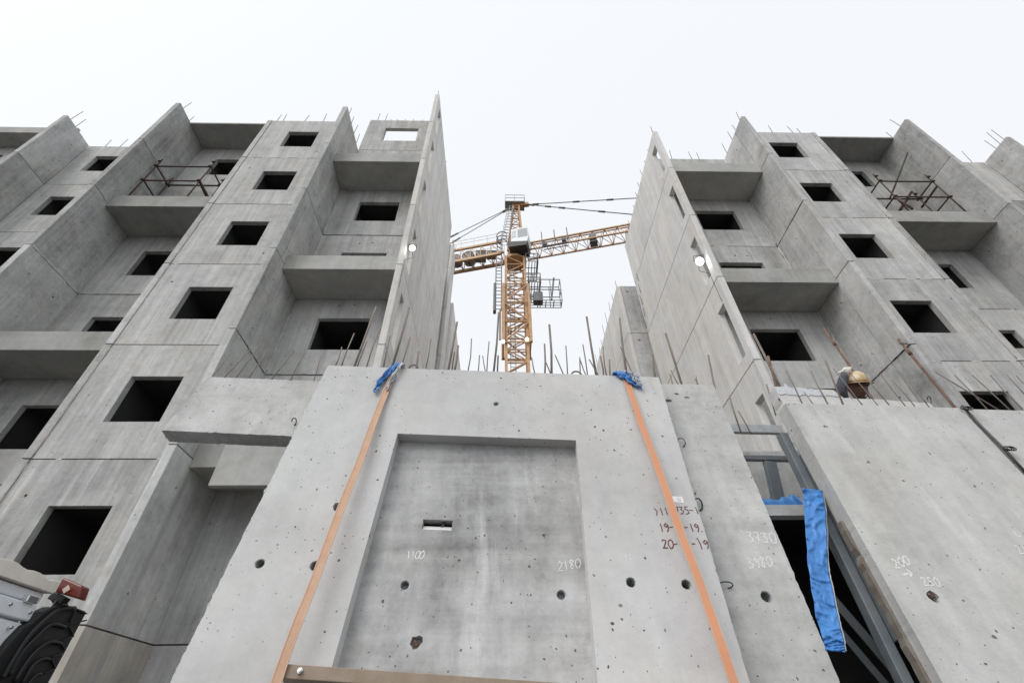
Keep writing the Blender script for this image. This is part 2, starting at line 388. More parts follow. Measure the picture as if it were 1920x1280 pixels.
# ---- left block -----------------------------------------------------------
LB = thing('apartment_block', 'unfinished grey concrete apartment block left of the tower crane, taller of the two near blocks', 'building', 'unfinished apartment blocks')
for k in range(8):
    z0, z1 = 3. * k, 3. * k + 3.
    sill, head = z0 + .86, z0 + 2.05
    if k < 8:
        wallp(LB, -6.19 if k > 6 else -6.44, -3.03, z0, z1 if k < 7 else 23.85, 10., (-5.34, sill, -3.85, head) if k > 1 else None, room=2.2 if k < 7 else 0,
              holes=[(-4.85, z0 + 2.55, .03), (-4.42, z0 + 2.6, .03)] if k in (1, 3, 4) else [(-5.6, z0 + 2.4, .025)])
    if k < 7:
        wallp(LB, -9.37, -6.39, z0, z1, 8.8, (-8.45, sill, -7.27, head), holes=[(-9.0, z0 + 2.25, .03)] if k % 2 else [(-6.95, z0 + .5, .03)])
        finp(LB, -9.56, -9.385, 8.775, 10., z0, z1, 'divider_wall', 'fin')
        wallp(LB, -12.749, -9.57, z0, z1, 10., (-11.8, sill, -10.3, head))
        finp(LB, -6.38, -6.2, 8.2, 9.99, z0, z1, mat='fin' if k else 'warm')
        finp(LB, -12.93, -12.75, 8.15, 10.05, z0, z1)
        wallp(LB, -17.49, -12.931, z0, z1, 9.985, (-16.75, z0 + 1., -15.45, z0 + 2.17), holes=[(-17.1, z0 + 2.2, .03)])
        finp(LB, -17.68, -17.5, 8.7, 9.985, z0, z1)
        wallp(LB, -22.5, -17.69, z0, z1, 10., (-22., z0 + 1., -20.5, z0 + 2.2))
    # end wall toward the gap: three panels per storey, the front one with a slot opening
    zt = z1 if k < 7 else 23.72
    for j, (ya, yb) in enumerate(((8.75, 11.1), (11.1, 13.4), (13.4, 15.8))):
        hl = [rect(9.2, z0 + .45, 9.6, z0 + 2.32)] if j == 0 else []
        MB().plate((-2.84, 0, 0), (0,1,0), (0,0,1), (1,0,0), rect(ya + .006, z0 + GAP, yb - .006, zt - GAP), hl, .18).build('end_wall_panel', MAT['side'], LB, .012)
    if k > 0:
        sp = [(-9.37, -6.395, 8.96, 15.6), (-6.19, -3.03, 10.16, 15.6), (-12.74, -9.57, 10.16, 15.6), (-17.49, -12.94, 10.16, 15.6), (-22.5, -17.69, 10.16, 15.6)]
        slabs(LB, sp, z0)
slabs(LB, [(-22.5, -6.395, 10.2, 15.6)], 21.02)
for L in (6., 12., 18.): balcony(LB, -6.195, -3.025, L)
for L in (3., 9., 15.): balcony(LB, -12.745, -9.565, L)
balcony(LB, -12.748, -9.562, 21.03, 8.93, 0, 9.998, .1)
for L in (9., 15., 21.): balcony(LB, -22.5, -17.69, L, 9.35 if L > 20 else 8.8, .3)
MB().box((-5.55, 8.6, 5.35), (-3.06, 8.75, 6.75)).build('balustrade_panel', MAT['slab'], LB, .012)
MB().box((-22.5, 15.62, 0), (-3.04, 15.8, 21)).build('rear_wall', MAT['facade'], LB)
MB().box((-22.7, 8.8, 0), (-22.51, 15.8, 21)).build('gable_wall', MAT['facade'], LB)
for z in (12., 15.): seal(LB, (-6.185, 9.97, z + .05), (-6.185, 9.97, z + 2.9))
seal(LB, (-6.185, 9.97, 9.1), (-6.185, 9.97, 11.2))
seal(LB, (-12.73, 9.985, 12.), (-10.2, 9.985, 12.)); seal(LB, (-12.745, 8.2, 12.), (-12.745, 9.96, 12.), .03)
seal(LB, (-12.745, 8.6, 15.), (-12.745, 9.96, 15.), .022); seal(LB, (-6.195, 8.25, 9.), (-6.195, 9.95, 9.), .01, 'dsteel')
seal(LB, (-6.19, 9.985, 15.), (-3.1, 9.985, 15.), .008, 'dsteel'); seal(LB, (-6.19, 9.985, 9.), (-3.1, 9.985, 9.), .012, 'dsteel')
def smear(parent, x0, x1, z, y, dens=.5):
    m = MB(); x = x0
    while x < x1 - .1:
        L = random.uniform(.08, .55)
        if random.random() < dens:
            n = max(3, int(L / .03)); up = []; lo = []
            for i in range(n + 1):
                q = i / n; env = math.sin(math.pi * min(max(q, .04), .96)) ** .4
                up.append((min(x + L * q, x1), z + env * random.uniform(.004, .035))); lo.append((min(x + L * q, x1), z - env * random.uniform(.006, .045)))
            m.plate((0, y, 0), (1,0,0), (0,0,1), (0,-1,0), lo + list(reversed(up)), (), .004)
        x += L + random.uniform(.05, .4)
    if m.v: m.build('mortar_smear', MAT['mortar'], parent)
for k in (2, 3, 4, 6): smear(LB, -9.3, -6.6, 3. * k, 8.796, .3)
for k in (3, 4, 5): smear(LB, -6.1, -3.3, 3. * k, 9.996, .35)
for k in range(1, 7): seal(LB, (-9.377, 8.79, 3. * k - 2.9), (-9.377, 8.79, 3. * k - .1), .009, 'mortar')
for z0_, z1_ in ((3.02, 5.98), (.05, 2.98)):
    MB().plate((-6.1965, 0, 0), (0,1,0), (0,0,1), (1,0,0), ragged(rect(8.83, z0_, 8.95, z1_), .12, .006, (1, 3)), (), .003).build('mortar_smear', MAT['slab'], LB)
# rebar along the roof line
for x, y, z, h in [(-9.3, 8.9, 21, .75), (-9.05, 8.9, 21, .8), (-8.2, 8.9, 21, .8), (-7.4, 8.9, 21, .8), (-6.29, 8.6, 21, .9), (-6.29, 9., 21, .85), (-6.29, 9.4, 21, .8), (-6.29, 9.85, 21, .9),
                   (-12.84, 8.4, 21, .9), (-12.84, 8.9, 21, .5), (-15.2, 10.1, 21, 1.0), (-14.5, 10.1, 21, .9), (-13.6, 10.1, 21, .9), (-17.6, 8.9, 21, .9), (-17.6, 9.2, 21, .8),
                   (-17.0, 10.1, 21, .7), (-16.4, 10.1, 21, .9), (-19.5, 10.3, 21.2, 1.3), (-20., 10.3, 21.2, 1.3), (-20.6, 10.3, 21.2, 1.2), (-21.2, 10.3, 21.2, 1.2), (-19.9, 10.3, 21.2, .9),
                   (-5.9, 10.08, 23.8, .9), (-5.55, 10.08, 23.8, .9), (-3.3, 10.08, 23.8, .95), (-2.93, 8.9, 23.7, .7), (-4.6, 10.08, 23.8, .35), (-4.2, 10.08, 23.8, .3), (-5., 10.08, 23.8, .35), (-3.8, 10.08, 23.8, .35), (-5.3, 10.08, 23.8, .3),
                   (-10.2, 9.2, 21.1, .5), (-11.3, 9.3, 21.1, .5)]:
    bar_up(LB, (x, y, z), h)
for i in range(14):
    bar_up(LB, (-2.93, 10.2 + i * .4, 23.7), random.uniform(.25, .6))

# ---- right block ----------------------------------------------------------
DZ = -.43
RB = thing('apartment_block', 'unfinished grey concrete apartment block right of the tower crane, rising behind the worker', 'building', 'unfinished apartment blocks')
for k in range(7):
    z0, z1 = max(0, 3. * k + DZ), 3. * k + 3. + DZ
    f = 3. * k + DZ
    sill, head = f + .95, f + 2.13
    wallp(RB, 6.29, 9.53, z0, z1, 10., (7.22, sill, 8.7, head), holes=[(7.9, f + 2.5, .03), (8.3, f + 2.48, .03)] if k in (4,) else [(8., f + 2.55, .03)])
    finp(RB, 9.54, 9.7, 8.17, 9.99, z0, z1, seam=8.86)
    wallp(RB, 9.71, 12.68, z0, z1, 8.8, (10.6, sill - .02, 11.77, head - .02), holes=[(12.4, f + 2.2, .03)] if k % 2 else [(10.1, f + .45, .03)])
    finp(RB, 12.69, 12.86, 8.775, 10., z0, z1, 'divider_wall', 'fin')
    wallp(RB, 12.87, 16.239, z0, z1, 10., (13.68, sill, 15.16, head))
    finp(RB, 16.24, 16.42, 8.2, 10.05, z0, z1)
    wallp(RB, 16.421, 20.96, z0, z1, 9.985, (17.6, f + 1., 18.9, f + 2.17) if k != 5 else (18.3, f + 1.5, 19.8, f + 2.0))
    finp(RB, 20.97, 21.15, 8.85, 9.985, z0, z1)
    wallp(RB, 21.16, 26., z0, z1, 10., (23., f + 1., 24.4, f + 2.2))
    zt = z1 if k < 6 else 20.42
    for j, (ya, yb) in enumerate(((8.75, 10.95), (10.95, 12.7), (12.7, 14.5))):
        hl = [rect(9.0, f + .35 if k else .4, 9.42, f + 2.17)] if j == 0 else []
        MB().plate((6.1, 0, 0), (0,1,0), (0,0,1), (-1,0,0), rect(ya + .006, z0 + GAP, yb - .006, zt - GAP), hl, .18).build('end_wall_panel', MAT['side'], RB, .012)
    if k > 0:
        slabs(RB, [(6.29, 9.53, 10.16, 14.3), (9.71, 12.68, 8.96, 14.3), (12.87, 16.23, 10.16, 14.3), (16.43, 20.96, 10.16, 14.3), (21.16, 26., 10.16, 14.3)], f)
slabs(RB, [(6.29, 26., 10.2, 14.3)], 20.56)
for L in (6., 12., 18.): balcony(RB, 6.285, 9.535, L + DZ)
for L in (3., 9., 15.): balcony(RB, 12.865, 16.235, L + DZ)
balcony(RB, 12.862, 16.238, 21.03 + DZ, 8.95, 0, 9.998, .1)
MB().box((6.285, 14.32, 0), (26., 14.5, 20.5)).build('rear_wall', MAT['facade'], RB)
MB().box((26.01, 8.8, 0), (26.2, 14.5, 20.5)).build('gable_wall', MAT['facade'], RB)
for k in (3, 4, 5, 6): smear(RB, 9.9, 12.6, 3. * k + DZ, 8.796, .55)
for k in (3, 4, 5): smear(RB, 6.5, 9.4, 3. * k + DZ, 9.996, .4); smear(RB, 13., 16.1, 3. * k + DZ, 9.996, .5)
for k in range(2, 7): seal(RB, (12.685, 8.79, 3. * k + DZ - 2.9), (12.685, 8.79, 3. * k + DZ - .1), .009, 'mortar')
for f in (14.57, 11.57, 8.57): seal(RB, (9.525, 9.97, f + .1), (9.525, 9.97, f + 2.9), .022)
seal(RB, (16.23, 9.98, 18.), (16.23, 9.98, 20.4), .012); seal(RB, (9.535, 8.2, 14.57), (9.535, 9.9, 14.57), .012, 'dsteel')
seal(RB, (9.535, 8.2, 8.57), (9.535, 9.9, 8.57), .014, 'dsteel'); seal(RB, (13.1, 9.985, 20.42), (16.1, 9.985, 20.42), .016)
seal(RB, (6.3, 9.985, 8.57), (9.5, 9.985, 8.57), .012, 'dsteel')
for x, y, z, h in [(6.19, 8.95, 20.4, .7), (6.5, 10.08, 20.57, .9), (7.3, 10.08, 20.57, .9), (8.2, 10.08, 20.57, .8), (8.5, 10.08, 20.57, .6), (9.62, 8.4, 20.57, .8), (9.62, 8.8, 20.57, .7), (9.62, 9.2, 20.57, .8), (9.62, 9.8, 20.57, .9),
                   (10.4, 8.9, 20.57, .8), (11.2, 8.9, 20.57, .8), (12.1, 8.9, 20.57, .8), (12.4, 8.9, 20.57, .6), (16.33, 8.5, 20.57, .9), (16.33, 9., 20.57, .6), (20.0, 10.1, 20.57, .7), (20.6, 10.1, 20.57, .9), (21.06, 9., 20.57, .9), (21.06, 9.4, 20.57, .8), (21.06, 9.2, 20.57, 1.),
                   (19.2, 10.1, 20.57, .6)]:
    bar_up(RB, (x, y, z), h)
for i in range(9): bar_up(RB, (6.19, 9.7 + i * .55, 20.4), random.uniform(.35, .8))
for i in range(5): bar_up(RB, (6.05, 13.9 + .12 * i, 17.2 - i * .6), random.uniform(.3, .6))

# ---- the two blocks behind ------------------------------------------------
def back_block(label, x_edge, sgn, y0, y1, ztop, low=None):
    b = thing('apartment_block', label, 'building', 'unfinished apartment blocks')
    nf = int(math.ceil(ztop / 3))
    for k in range(nf):
        z0, z1 = 3. * k, min(3. * k + 3., ztop)
        a, c = sorted((x_edge + sgn * .17, x_edge + sgn * 3.))
        MB().plate((0, y0, 0), (1,0,0), (0,0,1), (0,-1,0), rect(a, z0 + GAP, c, z1 - GAP), (), .18, [(circ(x_edge + sgn * .45, z1 - .4, .05, 10), .06)]).build('facade_panel', MAT['fin'], b, .012)
        for j in range(int((y1 - y0) / 2.4) + 1):
            ya, yb = y0 + 2.4 * j, min(y0 + 2.4 * (j + 1), y1)
            if yb - ya < .3: continue
            x0, x1 = sorted((x_edge, x_edge + sgn * .16))
            MB().box((x0, ya + .008, z0 + GAP), (x1, yb - .008, z1 - GAP)).build('end_wall_panel', MAT['side'], b, .012)
        MB().box((min(a, c) + .1, y0 + .2, z1 - .2), (max(a, c), y1, z1 - .02)).build('floor_slab', MAT['slab'], b)
    for i in range(10): bar_up(b, (x_edge + sgn * .08, y0 + .3 + i * (y1 - y0 - .5) / 10, ztop), random.uniform(.5, 1.1))
    if low:
        MB().box(*low).build('rear_wing', MAT['side'], b, .02)
    return b
back_block('narrow strip of the farther concrete block glimpsed behind the left block, light end wall', -2.74, -1, 16.5, 17.7, 23.0, ((-5.5, 17.75, 0), (-2.6, 27., 19.6)))
back_block('farther concrete block glimpsed behind the right block, grey front strip and pale end wall', 5.42, 1, 15.0, 24.0, 18.0)

# ------------------------------------------------------------------ tower crane
CR = thing('tower_crane', 'yellow lattice tower crane with white cab standing in the gap between the two blocks', 'crane')
cx0, cy0 = 1.2, 29.
def lattice_mast(x, y, z0, z1, wd, step, ch, br, mb=None):
    m = mb or MB(); h = wd / 2; c = [(x-h, y-h), (x+h, y-h), (x+h, y+h), (x-h, y+h)]
    for px, py in c: m.bar((px, py, z0), (px, py, z1), ch)
    n = max(1, round((z1 - z0) / step)); st = (z1 - z0) / n
    for i in range(n):
        za, zb = z0 + i * st, z0 + (i + 1) * st
        for j in range(4):
            a, b = c[j], c[(j+1) % 4]
            m.bar((*a, za), (*b, za), br)
            if i % 2: a, b = b, a
            m.bar((*a, za), (*b, zb), br)
    for j in range(4): m.bar((*c[j], z1), (*c[(j+1) % 4], z1), br)
    return m
lattice_mast(cx0, cy0, 0, 36.4, 1.7, 1.15, .21, .08).build('mast', MAT['crane'], CR)
lattice_mast(cx0, cy0, 25.6, 32.3, 2.2, 2.2, .25, .10).build('climbing_frame', MAT['crane'], CR)
m = MB()
for s in (-1, 1): m.bar((cx0 - .3 + s * .2, cy0 - .3, 2), (cx0 - .3 + s * .2, cy0 - .3, 36), .05)
for i in range(100): m.bar((cx0 - .5, cy0 - .3, 2.3 + i * .34), (cx0 - .1, cy0 - .3, 2.3 + i * .34), .035)
m.build('ladder', MAT['cgrey'], CR)
def platform(z, x0, x1, y0, y1, h=1.1, name='platform'):
    m = MB()
    for i in range(5): m.bar((x0 + (x1 - x0) * i / 4, y0, z), (x0 + (x1 - x0) * i / 4, y1, z), .07)
    for i in range(4): m.bar((x0, y0 + (y1 - y0) * i / 3, z - .01), (x1, y0 + (y1 - y0) * i / 3, z - .01), .05)
    for zz in (z + h, z + h / 2):
        for a, b in (((x0, y0), (x1, y0)), ((x1, y0), (x1, y1)), ((x1, y1), (x0, y1)), ((x0, y1), (x0, y0))): m.bar((*a, zz), (*b, zz), .06)
    n = 3
    for i in range(n + 1):
        x = x0 + (x1 - x0) * i / n
        for y in (y0, y1): m.bar((x, y, z), (x, y, z + h), .06)
    return m.build(name, MAT['cgrey'], CR)
platform(35.3, cx0 + 1.0, cx0 + 2.1, cy0 - 1.2, cy0 + 1.2)
platform(32.4, cx0 + 1.15, cx0 + 2.2, cy0 - 1.3, cy0 + 1.3)
platform(30.2, cx0 + 1.2, cx0 + 3.9, cy0 - 1.2, cy0 - .3, 2.6, 'jacking_platform')
MB().box((cx0 + 1.5, cy0 - 1.15, 30.25), (cx0 + 2.3, cy0 - .5, 31.3)).build('pump_box', MAT['cgrey'], CR)
MB().bar((cx0 + 3.0, cy0 - 1.2, 30.2), (cx0 + 3.4, cy0 - 1.1, 33.1), .16).build('jib_arm', MAT['cgrey'], CR)
m = MB()
for s in (-1.25, -1.75):
    m.bar((cx0 + s, cy0 - .9, 29.2), (cx0 + s, cy0 - .9, 36.2), .10)
for i in range(16): m.bar((cx0 - 1.25, cy0 - .9, 29.4 + i * .44), (cx0 - 1.75, cy0 - .9, 29.4 + i * .44), .05)
m.box((cx0 - 1.95, cy0 - .95, 29.2), (cx0 - 1.7, cy0 - .5, 32.6))
m.build('side_ladder', MAT['cgrey'], CR)
MB().bar((cx0 - 1.35, cy0 - 1.1, 25.8), (cx0 - 1.35, cy0 - 1.1, 29.2), .14).build('hydraulic_ram', MAT['cgrey'], CR)
MB().tube([(cx0, cy0, 36.4), (cx0, cy0, 36.7)], 1.0, 20).tube([(cx0, cy0, 36.7), (cx0, cy0, 37.3)], .8, 20).build('slewing_ring', MAT['crane'], CR)
jd = Vector((math.cos(R(-13.6)), math.sin(R(-13.6)), 0)); jn = Vector((-jd.y, jd.x, 0)); jc = Vector((cx0, cy0 - .05, 0))
def J(s, n, z): return jc + jd * s + jn * n + Vector((0, 0, z))
# jib: one top chord, two bottom chords
m = MB(); s0, s1 = 1.2, 34.; zb, zt = 37.25, 38.95
for s in (-.6, .6): m.bar(J(s0, s, zb), J(s1, s, zb), .13)
m.bar(J(s0, -.07, zt), J(s1, -.07, zt), .15); m.bar(J(s0, .2, zt - .02), J(s1, .2, zt - .02), .1)
n = 28
for i in range(n):
    a = s0 + (s1 - s0) * i / n; b = s0 + (s1 - s0) * (i + 1) / n; mid = (a + b) / 2
    for s in (-.6, .6): m.bar(J(a, s, zb), J(mid, 0, zt), .055); m.bar(J(mid, 0, zt), J(b, s, zb), .055)
    m.bar(J(a, -.6, zb), J(a, .6, zb), .05); m.bar(J(a, -.6, zb), J(b, .6, zb), .04)
m.build('jib', MAT['crane'], CR)
m = MB(); c0, c1 = -1.2, -13.5
for s in (-.65, .65): m.bar(J(c0, s, 37.4), J(c1, s, 37.4), .24, .3); m.bar(J(c0, s, 39.2), J(c1, s, 39.2), .2, .24)
for i in range(13):
    a = c0 + (c1 - c0) * i / 12
    for s in (-.65, .65): m.bar(J(a, s, 37.5), J(a, s, 39.1), .09); m.bar(J(a, s, 37.5), J(a + (c1 - c0) / 12, s, 39.1), .06)
    m.bar(J(a, -.65, 37.4), J(a, .65, 37.4), .08)
m.build('counter_jib', MAT['crane'], CR)
m = MB()
for s in (-.8, .8):
    for z in (39.9, 40.4): m.bar(J(c0, s, z), J(c1, s, z), .035)
    for i in range(10): m.bar(J(c0 + (c1 - c0) * i / 9, s, 39.3), J(c0 + (c1 - c0) * i / 9, s, 40.4), .035)
m.build('railing', MAT['gsteel'], CR)
m = MB()
for a, r in ((-4.6, .62), (-5.9, .5), (-7.4, .55)): m.tube([J(a, -.5, 38.3), J(a, .5, 38.3)], r, 16)
m.box(*[(-.5, -.45, -.4), (.5, .45, .45)], org=J(-3.4, 0, 38.3)); m.box((-.5, -.3, -.5), (.5, .3, .2), org=J(-2.3, 0, 38.4))
m.build('hoist_winch', MAT['cgrey'], CR)
# apex tower
m = MB(); top = Vector((cx0 + .25, cy0, 46.0))
for sx in (-.75, .75):
    for sy in (-.7, .7):
        a = Vector((cx0 + sx + .1, cy0 + sy, 37.4)); b = top + Vector((.3 if sx > 0 else -.28, .28 * sy, 0)); m.bar(a, b, .19)
for i in range(8):
    f = (i + .3) / 8; g2 = (i + 1.2) / 8
    for sy in (-.7, .7):
        l = lambda sx, q: Vector((cx0 + sx + .1, cy0 + sy, 37.4)).lerp(top + Vector((.3 if sx > 0 else -.28, .28 * sy, 0)), min(q, 1))
        m.bar(l(-.75, f), l(.75, f), .07); m.bar(l(-.75 if i % 2 else .75, f), l(.75 if i % 2 else -.75, g2), .06)
m.bar(top - Vector((.4, 0, .1)), top + Vector((1.4, -.25, 0)), .4)
m.build('apex_tower', MAT['crane'], CR)
m = MB(); z = 46.15
m.box((cx0 - .9, cy0 - .6, z - .15), (cx0 + 1.2, cy0 + .6, z - .05))
for zz in (z + .5, z + 1.05):
    for a, b in (((-.9, -.6), (1.2, -.6)), ((1.2, -.6), (1.2, .6)), ((1.2, .6), (-.9, .6)), ((-.9, .6), (-.9, -.6))): m.bar((cx0 + a[0], cy0 + a[1], zz), (cx0 + b[0], cy0 + b[1], zz), .05)
for a in ((-.9, -.6), (.1, -.6), (1.2, -.6), (1.2, .6), (-.9, .6)): m.bar((cx0 + a[0], cy0 + a[1], z), (cx0 + a[0], cy0 + a[1], z + 1.05), .05)
m.build('apex_platform', MAT['gsteel'], CR)
m = MB()
for s in (-.3, .3): m.bar((cx0 - 1.0 + s, cy0 - .8, 38.2), (cx0 - .2 + s * .6, cy0 - .4, 45.3), .06)
for i in range(14):
    q = i / 14; c = Vector((cx0 - 1.0, cy0 - .8, 38.2)).lerp(Vector((cx0 - .2, cy0 - .4, 45.3)), q)
    m.tube([c + Vector((.42 * math.cos(t), -.42 * math.sin(t), 0)) for t in [math.pi * k / 8 for k in range(9)]], .025, 5)
    m.bar(c - Vector((.3, 0, 0)), c + Vector((.3, 0, 0)), .03)
m.build('ladder_cage', MAT['gsteel'], CR)
m = MB(); z = 38.2
for zz in (z, z + .6, z + 1.2):
    m.tube([(cx0 - 1.2 + .55 * math.cos(t), cy0 - .9 - .55 * math.sin(t), zz) for t in [math.pi * (.2 + k / 8 * 1.3) for k in range(9)]], .05, 5)
for k in range(5):
    t = math.pi * (.2 + k / 4 * 1.3); m.bar((cx0 - 1.2 + .55 * math.cos(t), cy0 - .9 - .55 * math.sin(t), z - .8), (cx0 - 1.2 + .55 * math.cos(t), cy0 - .9 - .55 * math.sin(t), z + 1.2), .05)
m.build('access_cage', MAT['cgrey'], CR)
tp = top + Vector((1.3, -.2, 0))
for n_, se, ze in ((-.25, 13.5, 39.2), (.25, 30., 39.2)):
    pts = [tp.lerp(J(se, n_, ze), q) for q in (0, .25, .5, .75, 1)]
    m = MB().tube(pts, .055, 6)
    for q in (.03, .18, .3, .62): c = tp.lerp(J(se, n_, ze), q); d = (J(se, n_, ze) - tp).normalized(); m.tube([c - d * .35, c + d * .35], .11, 6)
    m.build('pendant_line', MAT['cgrey'], CR)
tl = top + Vector((-.3, .05, 0))
for n_ in (-.6, .6):
    e = J(-11.5, n_, 39.3); d = (e - tl).normalized(); m = MB().tube([tl, e], .05, 6)
    for q in (.06, .55): c = tl.lerp(e, q); m.tube([c - d * .5, c + d * .5], .11, 6)
    m.build('pendant_line', MAT['gsteel'], CR)
cab = MB().plate(J(.0, -1.55, 0), jd, (0,0,1), -jn, [(0, 37.25), (1.5, 37.1), (1.7, 38.1), (1.6, 39.6), (0, 39.6)], (), 1.5).build('cab', MAT['cabw'], CR, .04)
MB().plate(J(.0, -1.56, 0), jd, (0,0,1), -jn, [(.65, 38.15), (1.62, 38.15), (1.54, 39.4), (.65, 39.4)], (), .05).build('cab_window', MAT['glass'], cab)
MB().plate(J(.0, -1.57, 0), jd, (0,0,1), -jn, [(-.25, 36.95), (1.45, 36.85), (1.6, 37.35), (-.2, 37.75)], (), 1.5).build('cab_floor', MAT['dsteel'], cab)
m = MB()
for q in (.1, .24, .38): m.box((q, 0, 38.3), (q + .07, .05, 39.3), Matrix.Rotation(R(-13.6), 3, 'Z'), J(.0, -1.6, 0))
m.build('louvre', MAT['gsteel'], cab)
m = MB(); m.box((-.35, -.35, .0), (.35, .35, .12), Matrix.Rotation(R(-13.6), 3, 'Z'), J(7.6, 0, 37.1))
m.box((-.32, -.3, .3), (.32, .3, 1.2), Matrix.Rotation(R(-13.6), 3, 'Z'), J(7.6, 0, 37.2))
m.build('trolley', MAT['cgrey'], CR)
m = MB(); [m.bar(J(2.9, -.8 + q, 36.95), J(5.3, -.8 + q, 36.95), .07) for q in (-.5, -.1, .3)]
for q in (-1.2, 0, 1.2): m.bar(J(4.1 + q, -1.3, 36.3), J(4.1 + q, -1.3, 38.6), .08)
m.box((-.3, -.2, .1), (.1, .2, .5), Matrix.Rotation(R(-13.6), 3, 'Z'), J(5.0, -.8, 37.1)); m.box((-.3, -.2, .1), (.1, .2, .5), Matrix.Rotation(R(-13.6), 3, 'Z'), J(3.2, -.8, 37.0))
m.build('maintenance_basket', MAT['cgrey'], CR)
m = MB()
for a in range(6): m.box((-.9, -.7, -2.3), (.9, .7, .6), Matrix.Rotation(R(-13.6), 3, 'Z'), J(-12.6 + .0, 0, 37.)) if a == 0 else None
m.build('counterweight', MAT['slab'], CR)

def floodlight(name, label, p, aim, size=.22, parent=None, power=0):
    p = Vector(p); q = Vector(aim).normalized().to_track_quat('Z', 'Y').to_matrix()
    if parent is None: t = thing(name, label, 'floodlight', 'lit work floodlights')
    else: t = parent
    s = size
    fw = q @ Vector((0, 0, 1))
    h = MB().tube([p - fw * s * .6, p - fw * s * .45, p - fw * s * .1, p - fw * .004], [s * .2, s * .34, s * .5, s * .54], 24).build('floodlight' if parent else 'housing', MAT['gsteel'], t)
    dome = [(.50, 0), (.47, .10), (.38, .2), (.22, .27), (.05, .29)]
    MB().tube([p + fw * s * d for _, d in dome], [s * r_ for r_, _ in dome], 24).build('lens', MAT['lampw'], h if parent else t)
    MB().tube([p + q @ Vector((-s*.6, 0, -s*.2)), p + q @ Vector((-s*.6, s*.7, -s*.3)), p + q @ Vector((s*.6, s*.7, -s*.3)), p + q @ Vector((s*.6, 0, -s*.2))], .012, 6).build('bracket', MAT['dsteel'], h if parent else t)
    if power:
        l = bpy.data.lights.new('floodlight_glow', 'POINT'); l.energy = power; l.shadow_soft_size = .05; l.color = (1, .96, .9)
        lo = bpy.data.objects.new('floodlight_glow', l); col.objects.link(lo); lo.location = p + Vector(aim).normalized() * (s * .35 + .05); lo.parent = t
    return t
for px, py in ((943, 640), (988, 636)):
    floodlight('', '', PY(px, py, cy0 - 1.25), (0, -1, -.8), .3, CR)
for px, py, xw, x, sz, nm in ((773, 465, -2.84, -2.66, .18, 'left'), (1312, 490, 6.1, 5.88, .25, 'right')):
    p_ = PX(px, py, x)
    t_ = floodlight('floodlight', 'glowing floodlight hung on the end wall of the %s block' % nm, p_, (.0, -1, -.75), sz, None, 4 if nm == 'left' else 3.5)
    MB().tube([Vector((xw, 8.93, p_.z + .35)), Vector((x, 8.92, p_.z + .33)), p_ + Vector((0, .12, .12))], .014, 8).build('wall_arm', MAT['gsteel'], t_)
    MB().tube([p_ + Vector((0, .1, .05)), p_ + Vector((.0, .2, -.2)), Vector((xw, p_.y + .12, p_.z - .4)), Vector((xw, p_.y + .1, p_.z - 1.6))], .008, 6).build('power_cable', MAT['rubber'], t_)

# ------------------------------------------------------------------ pipe frames on the balconies
def pipe_frame(label, lines, z_base):
    t = thing('guard_frame', label, 'pipe frame', 'brown pipe frames on upper balconies')
    for nm, pts, r in lines: MB().tube(pts, r, 8).build(nm, MAT['pipe'], t)
    return t
def frame_lines(x0, x1, y0, y1, zb, zl, zt, extra=()):
    L = []
    for x in (x0, x1):
        for y in (y0, y1): L.append(('post', [(x, y, zb), (x, y, zt + .5)], .024))
    for z, r in ((zl, .028), (zt, .028)):
        L.append(('rail', [(x0 - .04, y0, z), (x1 + .04, y0, z)], r))
        for x in (x0, x1): L.append(('rail', [(x, y0 - .05, z + .03), (x, y1 + .1, z + .03)], r))
    L.append(('rail', [(x0, y1, zt), (x1 + .15, y1, zt)], .028))
    for x in (x0, x1):
        for y in (y0, y1):
            for z in (zl, zt, zt + .3): L.append(('clamp', [(x - .05, y - .04, z), (x + .05, y - .04, z)], .035))
    return L + list(extra)
pipe_frame('rusty brown pipe frame on the balcony of the left block', frame_lines(-12.58, -10.63, 9.0, 9.75, 15., 16.69, 17.65,
    [('brace', [(-10.63, 9.0, 16.69), (-10.62, 9.7, 16.62)], .05)]), 15)
pipe_frame('rusty brown pipe frame with a tall pole on the balcony of the right block', frame_lines(13.93, 15.92, 9.0, 9.72, 14.57, 16.17, 17.2,
    [('brace', [(13.93, 9.0, 16.17), (13.9, 8.86, 15.2)], .04), ('brace', [(15.95, 9.0, 16.95), (15.95, 9.9, 16.9)], .04), ('brace', [(16.15, 8.95, 19.3), (14.4, 9.5, 16.8)], .03), ('brace', [(14.9, 9.85, 16.6), (16.1, 9.85, 17.9)], .05)]), 14.57)

